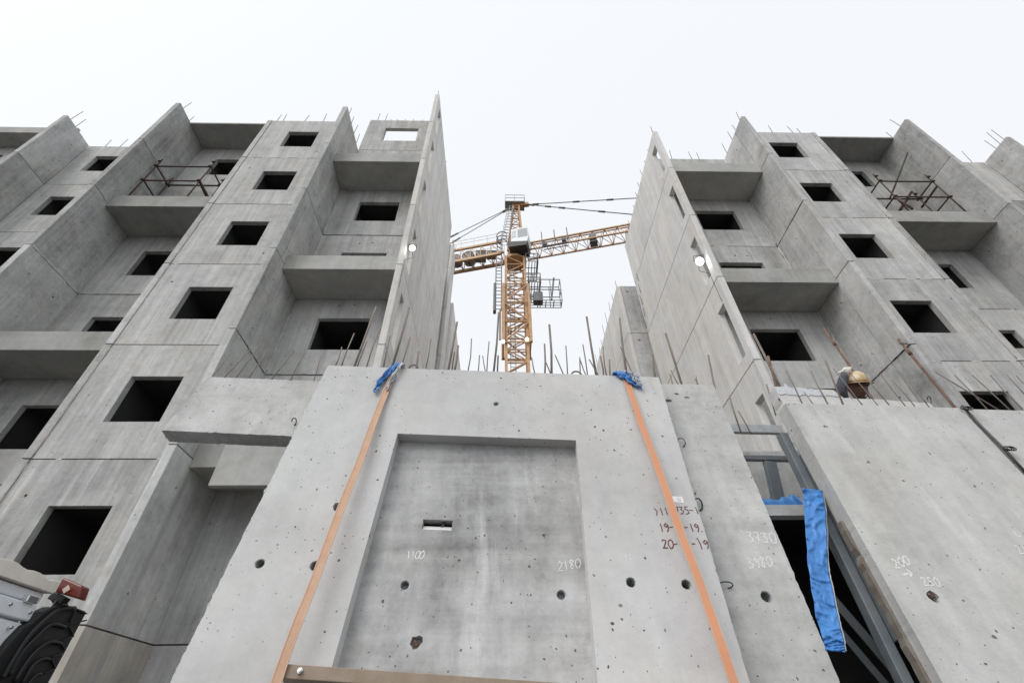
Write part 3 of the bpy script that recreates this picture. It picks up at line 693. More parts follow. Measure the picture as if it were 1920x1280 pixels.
# ------------------------------------------------------------------ precast panels leaning on the trailer
u_ = Vector((.048, .169, .984)).normalized()
O_ = PZ(615, 685, 4.2); Cc = Vector((0, 0, CAM_H))
_r1 = Vector(ray(615, 685)); _r1 = O_ - Cc; _r2 = Vector(ray(1235, 707))
a_ = (_r2 * (_r1.dot(u_) / _r2.dot(u_)) - _r1).normalized()
n_ = a_.cross(u_).normalized()
if n_.dot(Cc - O_) < 0: n_ = -n_
def Q(s, t, d=0.): return O_ + a_ * s + u_ * t - n_ * d
def QP(px, py, d=0.):           # pixel -> (s, t) on the panel plane at depth d
    r = Vector(ray(px, py)); o = O_ - n_ * d; k = (o - Cc).dot(n_) / r.dot(n_); q = Cc + r * k - o
    return q.dot(a_), q.dot(u_)
GP = 'precast wall panels on the trailer'
def sleeve(parent, s, t, d, r=.029):
    """ribbed dark sleeve inside a lifting hole"""
    m = MB()
    for i in range(4): m.tube([Q(s + r*1.02*math.cos(k*math.pi/7), t + r*1.02*math.sin(k*math.pi/7), d + .008 + .015*i) for k in range(14)], .0042, 5, closed=True)
    m.build('ribbed_sleeve', MAT['gsteel'], parent)
# -- panel 1: the big one with the recessed blank window
p1 = thing('precast_panel', 'large pale concrete panel with a recessed blank window, held by both orange straps', 'concrete panel', GP)
out1 = ragged([(0, 0), (0, -3.05), (3.003, -3.05), (3.003, 0)], .022, .0016, (0, 2))
rec = [(.805, -.75), (.805, -2.75), (2.205, -2.75), (2.205, -.75)]
rnd = [(.186, -1.798), (.526, -1.797), (2.461, -1.816), (2.795, -1.814)]
chip = [(1.558, -.398, .022), (.537, -1.39, .03)]
m = MB(); m.plate(O_, a_, u_, n_, out1, [rec], .10, [(circ(s, t, .031, 18, .07), .09) for s, t in rnd] + [(circ(s, t, r, 13, .3), .08) for s, t, r in chip])
m.build('front_face', MAT['near'], p1)
slot = [(1.116, -1.405), (1.32, -1.405), (1.32, -1.478), (1.116, -1.478)]
m = MB(); m.plate(Q(0, 0, .10), a_, u_, n_, [(.015, -.02), (.015, -3.03), (2.985, -3.03), (2.985, -.02)], [slot], .065,
                  [(circ(1.08, -1.847, .030, 18, .07), .05), (circ(2.046, -1.864, .030, 18, .07), .05), (circ(1.205, -2.151, .036, 11, .3), .05)])
m.build('recess_back', MAT['recess'], p1)
MB().add([Q(1.118, -1.476, .108), Q(1.318, -1.476, .108), Q(1.318, -1.436, .135), Q(1.118, -1.436, .135)], [(0, 1, 2, 3)]).build('slot_plate', MAT['sealant'], p1)
MB().tube([Q(1.26, -1.41, .13), Q(1.24, -1.47, .15)], .012, 6).build('slot_bar', MAT['dsteel'], p1)
for s, t in rnd: sleeve(p1, s, t, 0.)
for s, t in ((1.08, -1.847), (2.046, -1.864)): sleeve(p1, s, t, .10, .028)
MB().tube([Q(.545, -1.385, .02), Q(.528, -1.40, .05), Q(.55, -1.405, .02)], .008, 6).build('chipped_anchor', MAT['rebar'], p1)
MB().tube([Q(1.195, -2.14, .115), Q(1.22, -2.16, .13), Q(1.2, -2.17, .11)], .009, 6).build('chipped_anchor', MAT['rust'], p1)
# paper label (blank white with faint printed lines)
lb = MB().add([Q(2.829, -1.212, -.0015), Q(2.915, -1.216, -.0015), Q(2.917, -1.262, -.0015), Q(2.833, -1.258, -.0015)], [(0, 1, 2, 3)]).build('paper_label', MAT['paper'], p1)
m = MB()
for i in range(4): m.add([Q(2.875, -1.222 - i*.009, -.0028), Q(2.905, -1.2235 - i*.009, -.0028), Q(2.905, -1.226 - i*.009, -.0028), Q(2.875, -1.2245 - i*.009, -.0028)], [(0, 1, 2, 3)])
m.build('printed_lines', MAT['ink'], lb)
# handwriting
ST = {'0': [[(.5,1),(.15,.8),(.05,.4),(.25,.02),(.55,.05),(.75,.45),(.7,.85),(.5,1)]], '1': [[(.3,.95),(.38,.5),(.42,0)]], '2': [[(.1,.8),(.3,1),(.6,.9),(.6,.65),(.1,.03),(.7,.06)]],
      '3': [[(.1,.97),(.6,.95),(.3,.58),(.62,.42),(.5,.08),(.08,.05)]], '4': [[(.5,1),(.08,.4),(.7,.42)],[(.55,.7),(.5,0)]], '5': [[(.65,1),(.2,.95),(.18,.58),(.55,.55),(.6,.15),(.1,.02)]],
      '7': [[(.05,.95),(.62,.96),(.3,0)],[(.12,.5),(.58,.52)]], '8': [[(.6,.85),(.35,1),(.12,.8),(.55,.35),(.45,.03),(.12,.15),(.2,.4),(.6,.85)]], '9': [[(.62,.75),(.35,.98),(.1,.75),(.3,.52),(.6,.75),(.62,.3),(.4,0)]],
      '-': [[(.05,.5),(.5,.53)]], 'A': [[(.0,.0),(.35,1),(.5,.0)],[(.1,.4),(.5,.42)]], '>': [[(.1,.95),(.5,.6),(.3,.05)]], 'L': [[(.15,1),(.2,0),(.7,.05)]], ' ': [], '~': [[(0,.3),(.9,.45)],[(.65,.7),(.95,.46),(.6,.2)]],
      '.': [[(.2,.05),(.3,.0)]]}
def write(parent, text, s, t, h, d, mat, wd=.0035, adv=.72, slope=0.):
    m = MB(); x = s
    for ch in text:
        for stroke in ST.get(ch, []):
            pts = []
            for px, py in stroke:
                xx = x + px * h * .8 + random.gauss(0, h*.02); yy = t + (py - .5) * h + slope * (x - s) + random.gauss(0, h*.02)
                pts.append((xx, yy))
            for i in range(len(pts) - 1):     # flat painted stroke a millimetre proud of the concrete
                (x0, y0), (x1, y1) = pts[i], pts[i+1]; L = math.hypot(x1-x0, y1-y0) or 1; nx, ny = -(y1-y0)/L*wd, (x1-x0)/L*wd; ex, ey = (x1-x0)/L*wd*.6, (y1-y0)/L*wd*.6
                dd = d - .0012 - .0001 * i
                m.add([Q(x0+nx-ex, y0+ny-ey, dd), Q(x0-nx-ex, y0-ny-ey, dd), Q(x1-nx+ex, y1-ny+ey, dd), Q(x1+nx+ex, y1+ny+ey, dd)], [(0, 1, 2, 3)])
        x += h * adv
    return m.build('handwriting', MAT[mat], parent)
write(p1, '>11', 2.695, -1.338, .056, 0, 'mark', .0032, .62, .12); write(p1, '735-1', 2.835, -1.322, .056, 0, 'mark', .0032, .62, .05)
write(p1, '19-', 2.705, -1.45, .056, 0, 'mark', .0036, .60, .03); write(p1, '-19.', 2.873, -1.445, .056, 0, 'mark', .0036, .60, .03)
write(p1, '20-', 2.70, -1.565, .058, 0, 'mark', .0036, .66, .03); write(p1, '-19', 2.893, -1.558, .058, 0, 'mark', .0036, .66, .03)
write(p1, '1100', 1.05, -1.655, .052, .1, 'chalk', .0034, .55)
write(p1, '2180', 2.03, -1.69, .06, .1, 'chalk', .0028, .62, .2)
write(p1, '41', 2.44, -1.655, .045, 0, 'chalk', .002, .6)
# starter bars on top (unprojected onto the panel plane, standing in its lean)
def starters(parent, lst, d, mat='rebar'):
    for bx, by, tx, ty, r in lst:
        dd = d + random.uniform(-.03, .03)
        s0, t0 = QP(bx, by, dd); s1, t1 = QP(tx, ty, dd)
        b0 = Q(s0, t0 - .06, dd); b1 = Q(s1, t1, dd); mid = b0.lerp(b1, .5) + a_ * random.gauss(0, .006)
        MB().tube([b0, mid, b1], r, 6).build('rebar', MAT[mat], parent)
starters(p1, [(660,700,705,576,.011), (627,690,641,651,.006), (640,690,664,625,.006), (686,695,713,616,.006), (668,692,688,640,.006), (735,690,767,577,.012), (752,690,769,632,.007), (782,692,785,660,.009), (798,695,808,635,.006), (720,690,731,630,.008),
              (840,697,857,604,.011), (852,697,859,648,.011), (848,697,852,660,.007), (877,697,884,635,.006), (896,699,899,666,.006), (914,700,905,667,.005), (913,700,917,640,.006), (925,702,935,586,.011), (933,702,934,667,.009),
              (1006,703,997,670,.006), (1021,704,1021,645,.009), (1034,704,1030,609,.012), (1061,706,1041,666,.006), (1064,706,1061,648,.006), (1087,707,1087,670,.006), (1102,707,1093,646,.006), (1103,708,1087,672,.005), (1119,708,1100,594,.011),
              (1128,709,1105,674,.006), (1131,709,1126,668,.008), (1138,709,1131,650,.006), (1144,710,1143,674,.008), (1176,711,1162,597,.011), (1192,711,1163,650,.005), (1228,712,1224,664,.010), (1034,704,1024,680,.006)], .06)
m = MB()
for c, rr in (((1081, 703), .045), ((775, 690), .04)):
    s, t = QP(*c, .05); m.tube([Q(s + rr*math.cos(k*math.pi/8), t + rr*math.sin(k*math.pi/8)*1.1, .05) for k in range(9)], .008, 6)
m.build('lifting_loop', MAT['rebar'], p1)
# -- panel 2 behind it: arm to the left, leg to the right
p2 = thing('precast_panel', 'worn concrete panel behind the large pale one, its arm sticking out to the left', 'concrete panel', GP)
D2 = .172
out2 = ragged([(-1.155, -.03), (-1.205, -.67), (2.55, -.70), (2.55, -3.0), (3.585, -3.0), (3.575, .11), (2.98, .09), (2.98, -.03)], .03, .0015, (0, 1, 4, 5, 6, 7))
m = MB(); m.plate(Q(0, 0, D2), a_, u_, n_, out2, (), .15, [(circ(3.344, -1.793, .036, 16, .07), .08), (circ(3.10, -.12, .035, 9, .3, .02), .05), (circ(3.2, -.03, .022, 8, .4, .012), .03), (circ(3.28, -.07, .024, 8, .4, .012), .03)])
m.build('concrete_body', MAT['near2'], p2)
sleeve(p2, 3.344, -1.793, D2, .033)
write(p2, '3730', 3.36, -1.40, .075, D2, 'chalk', .0042, .68, .0); write(p2, '3980', 3.30, -1.585, .068, D2, 'chalk', .0042, .62, .15)
def wire_loop(parent, px, py, d, w_, h_, r=.004):
    s, t = QP(px, py, d)
    MB().tube([Q(s + w_*(.5 - .5*math.cos(k*math.pi/5)) , t + h_*math.sin(k*math.pi/5), d - .02 - .02*math.sin(k*math.pi/5)) for k in range(8)], r, 6).build('wire_loop', MAT['cable'], parent)
wire_loop(p2, 1268, 832, D2, .07, .03); wire_loop(p2, 1300, 948, D2, .06, .04, .006); wire_loop(p2, 1346, 1098, D2, .09, .012); wire_loop(p2, 548, 793, D2, .04, .025, .005)
starters(p2, [(415,712,470,655,.005), (440,712,487,650,.005), (465,712,505,652,.005), (505,714,552,657,.006), (545,714,573,660,.005), (590,714,602,664,.004), (392,712,432,664,.004)], D2 + .07)
starters(p2, [(1280,727,1248,625,.011), (1263,725,1256,700,.005), (1310,722,1303,710,.005), (1302,720,1305,705,.005), (1355,800,1328,666,.009), (1278,727,1258,694,.006)], D2 + .07)
starters(p2, [(1385,800,1368,745,.007), (1405,805,1384,770,.006), (1450,770,1437,720,.006)], .6)
def bead(parent, s_, t0, t1, d, r, mat):
    pts, rr, t_ = [], [], t0
    while t_ > t1:
        pts.append(Q(s_ + random.gauss(0, .003), t_, d + random.gauss(0, .004))); rr.append(max(.003, random.gauss(r, r * .38))); t_ -= random.uniform(.012, .03)
    MB().tube(pts, rr, 7).build('slurry_bead', MAT[mat], parent)
bead(p1, 3.004, -.03, -3., .135, .013, 'near2'); bead(p1, 3.003, -.1, -3., .02, .006, 'near'); bead(p1, -.001, -.03, -3., .03, .008, 'near'); bead(p1, -.002, -.2, -3., .012, .006, 'near2')
# -- panel 3 on the right
p3 = thing('precast_panel', 'broad speckled concrete panel below the worker, chalk arrow marked on it', 'concrete panel', GP)
o3 = ragged([(4.162, -.095), (4.158, -3.0), (5.74, -3.0), (5.735, -.08)], .03, .0005, (0, 2))
m = MB(); m.plate(Q(0, 0, D2), a_, u_, n_, o3, (), .15, [(circ(4.408, -1.75, .036, 13, .25), .07)])
m.build('concrete_body', MAT['near3'], p3)
MB().tube([Q(4.39, -1.735, D2 - .005), Q(4.40, -1.74, D2 + .03), Q(4.43, -1.745, D2 + .01)], .008, 6).build('chipped_anchor', MAT['rust'], p3)
write(p3, '200', 4.275, -1.545, .06, D2, 'chalk', .0048, .7, .3); write(p3, '~', 4.30, -1.60, .085, D2, 'chalk', .0065)
write(p3, '250', 4.395, -1.655, .055, D2, 'chalk', .004, .72, -.02); write(p3, 'L', 5.27, -1.29, .05, D2, 'chalk'); write(p3, '24', 5.19, -1.41, .06, D2, 'chalk', .003, .75, -.2)
starters(p3, [(1865,760,1752,696,.006), (1842,758,1790,703,.006), (1885,760,1823,703,.006), (1908,758,1857,703,.006), (1925,745,1888,703,.006), (1690,752,1650,700,.005), (1735,755,1690,700,.005), (1660,750,1620,698,.005), (1610,750,1562,690,.005),
              (1500,750,1474,695,.006), (1548,752,1520,694,.006), (1640,752,1595,700,.004), (1708,753,1672,712,.005), (1575,750,1548,676,.008), (1520,750,1508,735,.004)], D2 + .07)
wire_loop(p3, 1737, 752, D2, .03, .03, .004)
# -- panel 4 stacked behind panel 3
p4 = thing('precast_panel', 'concrete panel stacked behind the speckled panel, only its frayed whitish top edge showing', 'concrete panel', GP)
T4 = QP(1500, 726, D2 + .165)[1]
m = MB(); m.plate(Q(0, 0, D2 + .165), a_, u_, n_, ragged([(QP(1450, 724, D2 + .165)[0], T4), (QP(1450, 724, D2 + .165)[0], -3.0), (5.7, -3.0), (5.7, QP(1780, 757, D2 + .165)[1]), (QP(1645, 748, D2 + .165)[0], QP(1645, 748, D2 + .165)[1]), (QP(1582, 746, D2 + .165)[0], QP(1582, 746, D2 + .165)[1]), (QP(1562, 731, D2 + .165)[0], QP(1562, 731, D2 + .165)[1])], .035, .003, (0, 3, 4, 5, 6)), (), .14)
m.build('concrete_body', MAT['near3'], p4)
s, t = QP(1500, 738, D2 + .155)
MB().plate(Q(0, 0, D2 + .158), a_, u_, n_, ragged([(QP(1458, 735, D2 + .158)[0], T4 - .11), (QP(1458, 735, D2 + .158)[0], T4 - .02), (QP(1500, 735, D2 + .158)[0], T4 - .012), (QP(1530, 735, D2 + .158)[0], T4 - .035), (QP(1570, 735, D2 + .158)[0], T4 - .11)], .02, .008), (), .01).build('foam_sheet', MAT['tarpw'], p4)
starters(p4, [(1470,742,1413,626,.013)], D2 + .25); starters(p4, [(1458,742,1440,668,.012)], D2 + .2, 'rust')
for lb_, (bx, by), (tx, ty), yy in (('rusty brown prop tube passing behind the hard hat of the worker', (1655, 775), (1545, 616), 4.56), ('rusty brown prop tube standing right of the worker, wire tied near its top', (1800, 775), (1684, 636), 3.95)):
    tb = thing('prop_tube', lb_, 'steel tube', 'rusty prop tubes'); a0 = PY(bx, by, yy - .1); b0 = PY(tx, ty, yy + .05)
    a1 = a0 - (b0 - a0).normalized() * 1.0
    MB().tube([a1, b0], .0135, 10).build('tube', MAT['rust'], tb)
    c0 = a0.lerp(b0, .8); dd_ = (b0 - a0).normalized(); MB().tube([c0 - dd_ * .04, c0 + dd_ * .04], .019, 10).build('collar', MAT['rust'], tb)
    if bx > 1700:
        c1 = a0.lerp(b0, .91); MB().tube([c1 + Vector((-.05, -.02, .0)), c1 + Vector((0, -.022, .01)), c1 + Vector((.07, -.01, -.01)), c1 + Vector((.09, 0, -.0))], .006, 6).build('tie_wire', MAT['cable'], tb)
# -- panel 5, far right
p5 = thing('precast_panel', 'concrete panel at the right edge, lashed beside the speckled panel with grey cable', 'concrete panel', GP)
m = MB(); m.plate(Q(0, 0, D2 + .02), a_, u_, n_, ragged([(5.80, -.07), (5.80, -3.0), (8.2, -3.0), (8.2, -.05)], .03, .0012, (0,)), (), .15)
m.build('concrete_body', MAT['near3'], p5)
starters(p5, [(1960,760,1905,704,.006), (1995,760,1940,704,.006)], D2 + .1)
lash = thing('lashing_cable', 'grey wire cable looped through the joint between two panels at the right', 'cable')
for (px, py) in ((1806, 768), (1885, 843)):
    s, t = QP(px, py, D2)
    for k in range(3): MB().tube([Q(s + .035*math.cos(q*math.pi/6) + .006*k, t + .02*math.sin(q*math.pi/6) - .008*k, D2 - .02 - .01*k) for q in range(12)], .005, 6, closed=True).build('cable_loop', MAT['cable'], lash)
MB().tube([Q(5.76, -.06, D2 - .01), Q(5.768, -.3, D2 + .0), Q(5.765, -.55, D2 - .012), Q(5.77, -.8, D2)], .011, 6).build('cable_run', MAT['cable'], lash)
# -- panels on the far side of the rack
def farp(x0, x1, ztop, y, label):
    t = thing('precast_panel', label, 'concrete panel', GP)
    lean = R(8); e = Vector((0, -math.sin(lean), math.cos(lean))); nn = Vector((0, -math.cos(lean), -math.sin(lean)))
    MB().plate((0, y, ztop), (1, 0, 0), e, nn, rect(x0, -(ztop - 1.12) / math.cos(lean), x1, 0), (), .15).build('concrete_body', MAT['near2'], t, .008)
    return t
farp(-1.4, 3.95, 4.1, 4.86, 'grey concrete panel seen through the steel rack between the two front stacks')

# ------------------------------------------------------------------ trailer with its steel rack
TR = thing('rack_trailer', 'blue grey steel rack of the flatbed trailer carrying the leaning panels', 'trailer')
Rz = Matrix.Identity(3)
MB().box((-2.2, 2.75, .95), (9.2, 5.3, 1.12)).build('flatbed', MAT['dsteel'], TR, .01)
for y in (3.1, 4.9): MB().box((-2.2, y - .08, .6), (9.2, y + .08, .94)).build('chassis_beam', MAT['dsteel'], TR)
for x in (-1.2, -.1, 6.2, 7.3):
    for y in (2.95, 4.95):
        wh = MB().tube([(x, y, .5), (x, y + .26, .5)], .49, 28).build('wheel', MAT['rubber'], TR)
        MB().tube([(x, y - .01, .5), (x, y + .27, .5)], .26, 20).build('rim', MAT['gsteel'], wh)
def beam(a, b, w_, h_, mat='bluesteel', name='rack_beam'): return MB().bar(a, b, w_, h_).build(name, MAT[mat], TR, .004)
# sloping post along the left side of panel 3
pA, pB = PY(1462, 812, 3.98), Vector((0, 0, 0)); sA = QP(1470, 815, .36); sB = QP(1700, 1280, .36)
MB().bar(Q(sA[0] + .01, sA[1] + .03, .40), Q(sB[0] - .0, -2.95, .40), .068, .08).build('rack_post', MAT['bluesteel'], TR, .006)
sA = QP(1507, 850, .34); sB = QP(1690, 1200, .34)
MB().bar(Q(sA[0], sA[1], .35), Q(sB[0], sB[1], .35), .055, .05).build('rack_post', MAT['bluesteel'], TR, .004)
MB().plate(Q(4.135, 0, .25), a_, u_, n_, ragged(rect(0, -2.9, .022, -1.2), .04, .003), (), .06).build('packing_strip', MAT['grime_joint_shade'], TR)
beam(PY(1340, 803, 4.45), PY(1466, 806, 4.45), .05, .10, 'gsteel')
beam(PY(1330, 857, 4.3), PY(1505, 861, 4.3), .05, .05)
b1 = PY(1438, 864, 4.3); b2 = PY(1466, 952, 4.25)
MB().bar(PY(1443, 866, 4.3), PY(1462, 946, 4.3), .11, .05).build('rack_post', MAT['bluesteel'], TR, .004)
MB().bar(PY(1433, 866, 4.3), PY(1451, 946, 4.3), .02, .03).build('rack_post', MAT['bluesteel'], TR)
pl = PY(1470, 957, 4.1)
MB().box((-1.0, 4.08, pl.z - .05), (5.6, 4.62, pl.z)).build('walkway', MAT['gsteel'], TR, .004)
MB().box((-1.0, 4.05, pl.z - .062), (5.6, 4.075, pl.z + .035)).build('walkway_edge', MAT['pgrey'], TR, .003)
beam(PY(1560, 1120, 3.9), PY(1740, 1330, 3.75), .06, .06, 'bluesteel', 'rack_strut'); beam(PY(1560, 1165, 4.0), PY(1700, 1330, 3.9), .05, .05, 'bluesteel', 'rack_strut')
for x in (.2, 2.0, 5.4): MB().bar((x, 4.3, 1.12), (x, 4.3, pl.z - .06), .1).build('rack_post', MAT['bluesteel'], TR)
MB().box((-1.2, 4.64, 1.125), (8.2, 4.67, pl.z - .08)).build('added_back_blocker', MAT['dark'], TR)  # dark sheet added behind the rack to keep the gap black
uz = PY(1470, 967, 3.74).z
MB().box((-1.2, 3.74, uz - .03), (8.2, 4.63, uz)).build('added_gap_blocker', MAT['dark'], TR)  # added dark sheet, stops light leaking down past the walkway
for x in (-1.23, 8.2): MB().box((x, 3.6, 1.125), (x + .03, 4.63, uz - .035)).build('added_end_blocker', MAT['dark'], TR)  # added dark sheets closing the gap against light from the ends

# ------------------------------------------------------------------ orange straps, pads, tarp
def ribbon(name, pts, wv, mat, parent, th=.003):
    m = MB(); n = len(pts)
    vs = []
    for i, p in enumerate(pts):
        p = Vector(p); w2 = Vector(wv[i] if isinstance(wv, list) else wv) / 2
        vs += [p - w2, p + w2]
    m.add(vs, [(2*i, 2*i+1, 2*i+3, 2*i+2) for i in range(n - 1)], False)
    o = m.build(name, MAT[mat], parent); sd_ = o.modifiers.new('thick', 'SOLIDIFY'); sd_.thickness = th; sd_.offset = 0
    return o
def strap(label, s_top, s_bot, mat, d_bot=.0, w_=.054):
    t = thing('cargo_strap', label, 'strap', 'orange cargo straps over the panels')
    N = 46; pts = []; wv = []
    for i in range(N + 1):
        f = i / N; tt = .012 - f * 3.1; s = s_top + (s_bot - s_top) * max(0, (f * 3.1) / 2.3) ** 1.0
        d = -.006 - d_bot * min(1, f * 3.1 / 2.2) + .0015 * math.sin(i * .9)
        tw = 0
        pts.append(Q(s + .003 * math.sin(i * .5), tt, d)); wv.append(a_ * w_ * (1 + random.gauss(0, .015)) + n_ * tw)
    top_pts = [Q(s_top, -.35, .36), Q(s_top, .0, .345), Q(s_top, .03, .3), Q(s_top, .03, .05), Q(s_top, .022, .0)]
    ribbon('webbing', top_pts + pts, [a_ * w_] * len(top_pts) + wv, mat, t)
    # paler woven border along both edges
    for e in (-.44, .44):
        ribbon('woven_edge', [p + w2 * e + n_ * .0032 for p, w2 in zip(pts, wv)], [w2.normalized() * .0065 for w2 in wv], 'strap_edge', t, .001)
    return t
strap('faded orange cargo strap down the left of the large panel', .615, .605, 'strap_pale', .14)
strap('bright orange cargo strap slanting down the right of the large panel', 2.692, 2.862, 'strap', .13)
def crumple(name, label, cs, ct, w_, h_, mat, mat2, seed, sl=0.):
    t = thing(name, label, 'edge pad', 'blue padding under the straps')
    rs = random.Random(seed)
    for (mt, ox, oy, ww, hh, nm) in ((mat, 0, 0, w_, h_, 'pad_cloth'), (mat2, .05, -.005, w_ * .5, h_ * .7, 'pad_lining')):
        nx, ny = 22, 14; vs = []
        for j in range(ny + 1):
            for i in range(nx + 1):
                fx, fy = i / nx - .5, j / ny - .5
                s = cs + ox + fx * ww; tt = ct + oy + fy * hh + fx * sl
                e = noise.noise(Vector((fx * 6 + seed, fy * 6, ox * 40))) * .035 + noise.noise(Vector((fx * 15, fy * 15 + seed, 3))) * .018
                d = -.028 - e - (.012 if mt == mat2 else 0)
                over = tt - .012
                if over > 0: d += over * 1.6; tt = .02 + over * .45 + e * .6
                s += noise.noise(Vector((fx * 7, fy * 7, seed))) * .02; tt += noise.noise(Vector((fx * 7 + 9, fy * 7, seed))) * .022
                vs.append(Q(s, tt, d))
        m = MB().add(vs, [(j*(nx+1)+i, j*(nx+1)+i+1, (j+1)*(nx+1)+i+1, (j+1)*(nx+1)+i) for j in range(ny) for i in range(nx)], True)
        o = m.build(nm, MAT[mt], t); sd_ = o.modifiers.new('thick', 'SOLIDIFY'); sd_.thickness = .004
    return t
crumple('edge_pad', 'crumpled blue pad under the top of the left strap', .62, .0, .22, .15, 'tarp', 'tarpw', 3, .55)
crumple('edge_pad', 'crumpled blue and white pad under the top of the right strap', 2.70, -.015, .22, .15, 'tarp', 'tarpw', 8, -.2)
# long blue sheet hanging in the gap
t = thing('blue_sheet', 'long blue tarpaulin strip hanging in the gap beside the steel rack', 'tarpaulin', 'blue tarpaulin on the rack')
key = [(1504, 1541, 917), (1508, 1548, 958), (1511, 1550, 1010), (1515, 1552, 1062), (1522, 1562, 1110), (1530, 1572, 1160), (1543, 1582, 1200), (1547, 1584, 1220)]
rows = []; NR, nx = 150, 22
for i in range(NR + 1):
    f = i / NR * (len(key) - 1); k = min(int(f), len(key) - 2); q = f - k
    l, r_, y = [key[k][j] * (1 - q) + key[k+1][j] * q for j in range(3)]
    rows.append((l + 1.6 * noise.noise(Vector((i * .09, 7, 0))), r_ + 1.6 * noise.noise(Vector((i * .09, 11, 0))), y))
vs = []
def crease(x, y, sc, ax): return 1 - abs(noise.noise(Vector((x * sc, y * sc * ax, sc)))) * 2.2
for i, (l, r_, y) in enumerate(rows):
    for j in range(nx + 1):
        fx = j / nx; px = l + (r_ - l) * fx; py = y + (fx - .5) * 4
        if i == NR: py += 3 * noise.noise(Vector((j * .7, 3, 1)))
        gx, gy = fx * .7, i / NR * 6
        d = .016 * max(0, crease(gx, gy, 1.3, 1.6)) ** 3 + .011 * max(0, crease(gx + 3, gy, 2.7, 1.2)) ** 3 + .006 * max(0, crease(gx + 9, gy, 5.5, .9)) ** 2 + .02 * noise.noise(Vector((gx * 1.5, gy * .5, 2)))
        vs.append(PY(px, py, 3.52 - .0010 * (y - 917) - d))
o = MB().add(vs, [(i*(nx+1)+j, i*(nx+1)+j+1, (i+1)*(nx+1)+j+1, (i+1)*(nx+1)+j) for i in range(NR) for j in range(nx)], True).build('tarp_cloth', MAT['tarp'], t)
sd_ = o.modifiers.new('thick', 'SOLIDIFY'); sd_.thickness = .004
o = ribbon('white_hem', [PY(r_ + 1.4 + random.gauss(0, .3), y, 3.53 - .0010 * (y - 917)) for (l, r_, y) in rows[::3]], [Vector((.008, 0, 0))] * len(rows[::3]), 'tarpw', t)
t = thing('blue_sheet', 'small crumpled blue tarpaulin lying on the walkway of the rack', 'tarpaulin', 'blue tarpaulin on the rack')
vs = []; nx, ny = 26, 6
for j in range(ny + 1):
    for i in range(nx + 1):
        p0 = PY(1428 + 76 * i / nx, 948, 4.12); hgt = .27 * (1 - (2*j/ny - 1)**2) * (.35 + .9 * abs(noise.noise(Vector((i * .16, 2, 1)))) + .15 * noise.noise(Vector((i * .3, j * .5, 4))))
        vs.append(Vector((p0.x, 4.082 + .09 * j / ny, pl.z + .012 + max(0, hgt))))
MB().add(vs, [(j*(nx+1)+i, j*(nx+1)+i+1, (j+1)*(nx+1)+i+1, (j+1)*(nx+1)+i) for j in range(ny) for i in range(nx)], True).build('tarp_cloth', MAT['tarp'], t)
# brown batten across the foot of the big panel
BT = thing('timber_batten', 'brown batten across the foot of the large panel, a shiny bolt at its left end', 'batten')
s0, t0 = QP(533, 1243, -.13); s1, t1 = QP(1085, 1281, -.13)
dirb = (Q(s1, t1, -.13) - Q(s0, t0, -.13)).normalized(); dn = dirb.cross(n_).normalized()
if dn.z > 0: dn = -dn
A0 = Q(s0, t0, -.13); L = 2.6
MB().add([A0, A0 + dirb*L, A0 + dirb*L + dn*.062, A0 + dn*.062, A0 - n_*.11, A0 + dirb*L - n_*.11, A0 + dirb*L + dn*.062 - n_*.11, A0 + dn*.062 - n_*.11],
         [(0,3,2,1), (4,5,6,7), (0,1,5,4), (1,2,6,5), (2,3,7,6), (3,0,4,7)]).build('batten_board', MAT['timber'], BT, .004)
c = A0 + dirb * .095 + dn * .028 + n_ * .002
MB().tube([c, c + n_ * .012], .014, 6).tube([c + n_ * .012, c + n_ * .022], .009, 10).build('bolt', MAT['bolt'], BT)

# ------------------------------------------------------------------ lorry corner at the lower left
TK = thing('lorry', 'lorry corner with ribbed silver side, cream top rail, red lamp and black mudguard', 'lorry')
XS = -2.5
pz = lambda u, v: PX(u, v, XS)
Zs = [pz(0, 1062).z, pz(0, 1082).z, pz(0, 1112).z, pz(0, 1138).z, pz(0, 1158).z]
yE = 2.90
MB().box((XS - 1.8, -.6, .9), (XS - .03, yE - .02, Zs[1] + .0)).build('side_body', MAT['trucks'], TK, .01)
zz = [Zs[1] - .005, pz(0, 1110).z, pz(0, 1113).z, pz(0, 1152).z, pz(0, 1157).z, 1.75, 1.74, 1.1]
for i in range(4):
    MB().box((XS - .03, -.6, zz[2*i + 1]), (XS + (.0 if i % 2 == 0 else .012), yE - .012 * i, zz[2*i])).build('ribbed_sheet', MAT['trucks'], TK, .008)
vs = []
m = MB(); n = 90
ptsA = []
for i in range(n + 1):
    y = -.6 + (yE + .02 + .6) * i / n; f = (y - 2.5) / .17
    zt = Zs[1] + .062 + .014 * abs(math.sin(math.pi * f)) - .012 * max(0, (y - 2.55)) / .3
    ptsA.append((y, zt))
poly = [(-.6, Zs[1])] + [(yE + .02, Zs[1])] + list(reversed(ptsA))
m.plate((XS + .03, 0, 0), (0, 1, 0), (0, 0, 1), (1, 0, 0), poly, (), .14).build('top_rail', MAT['beige'], TK, .012)
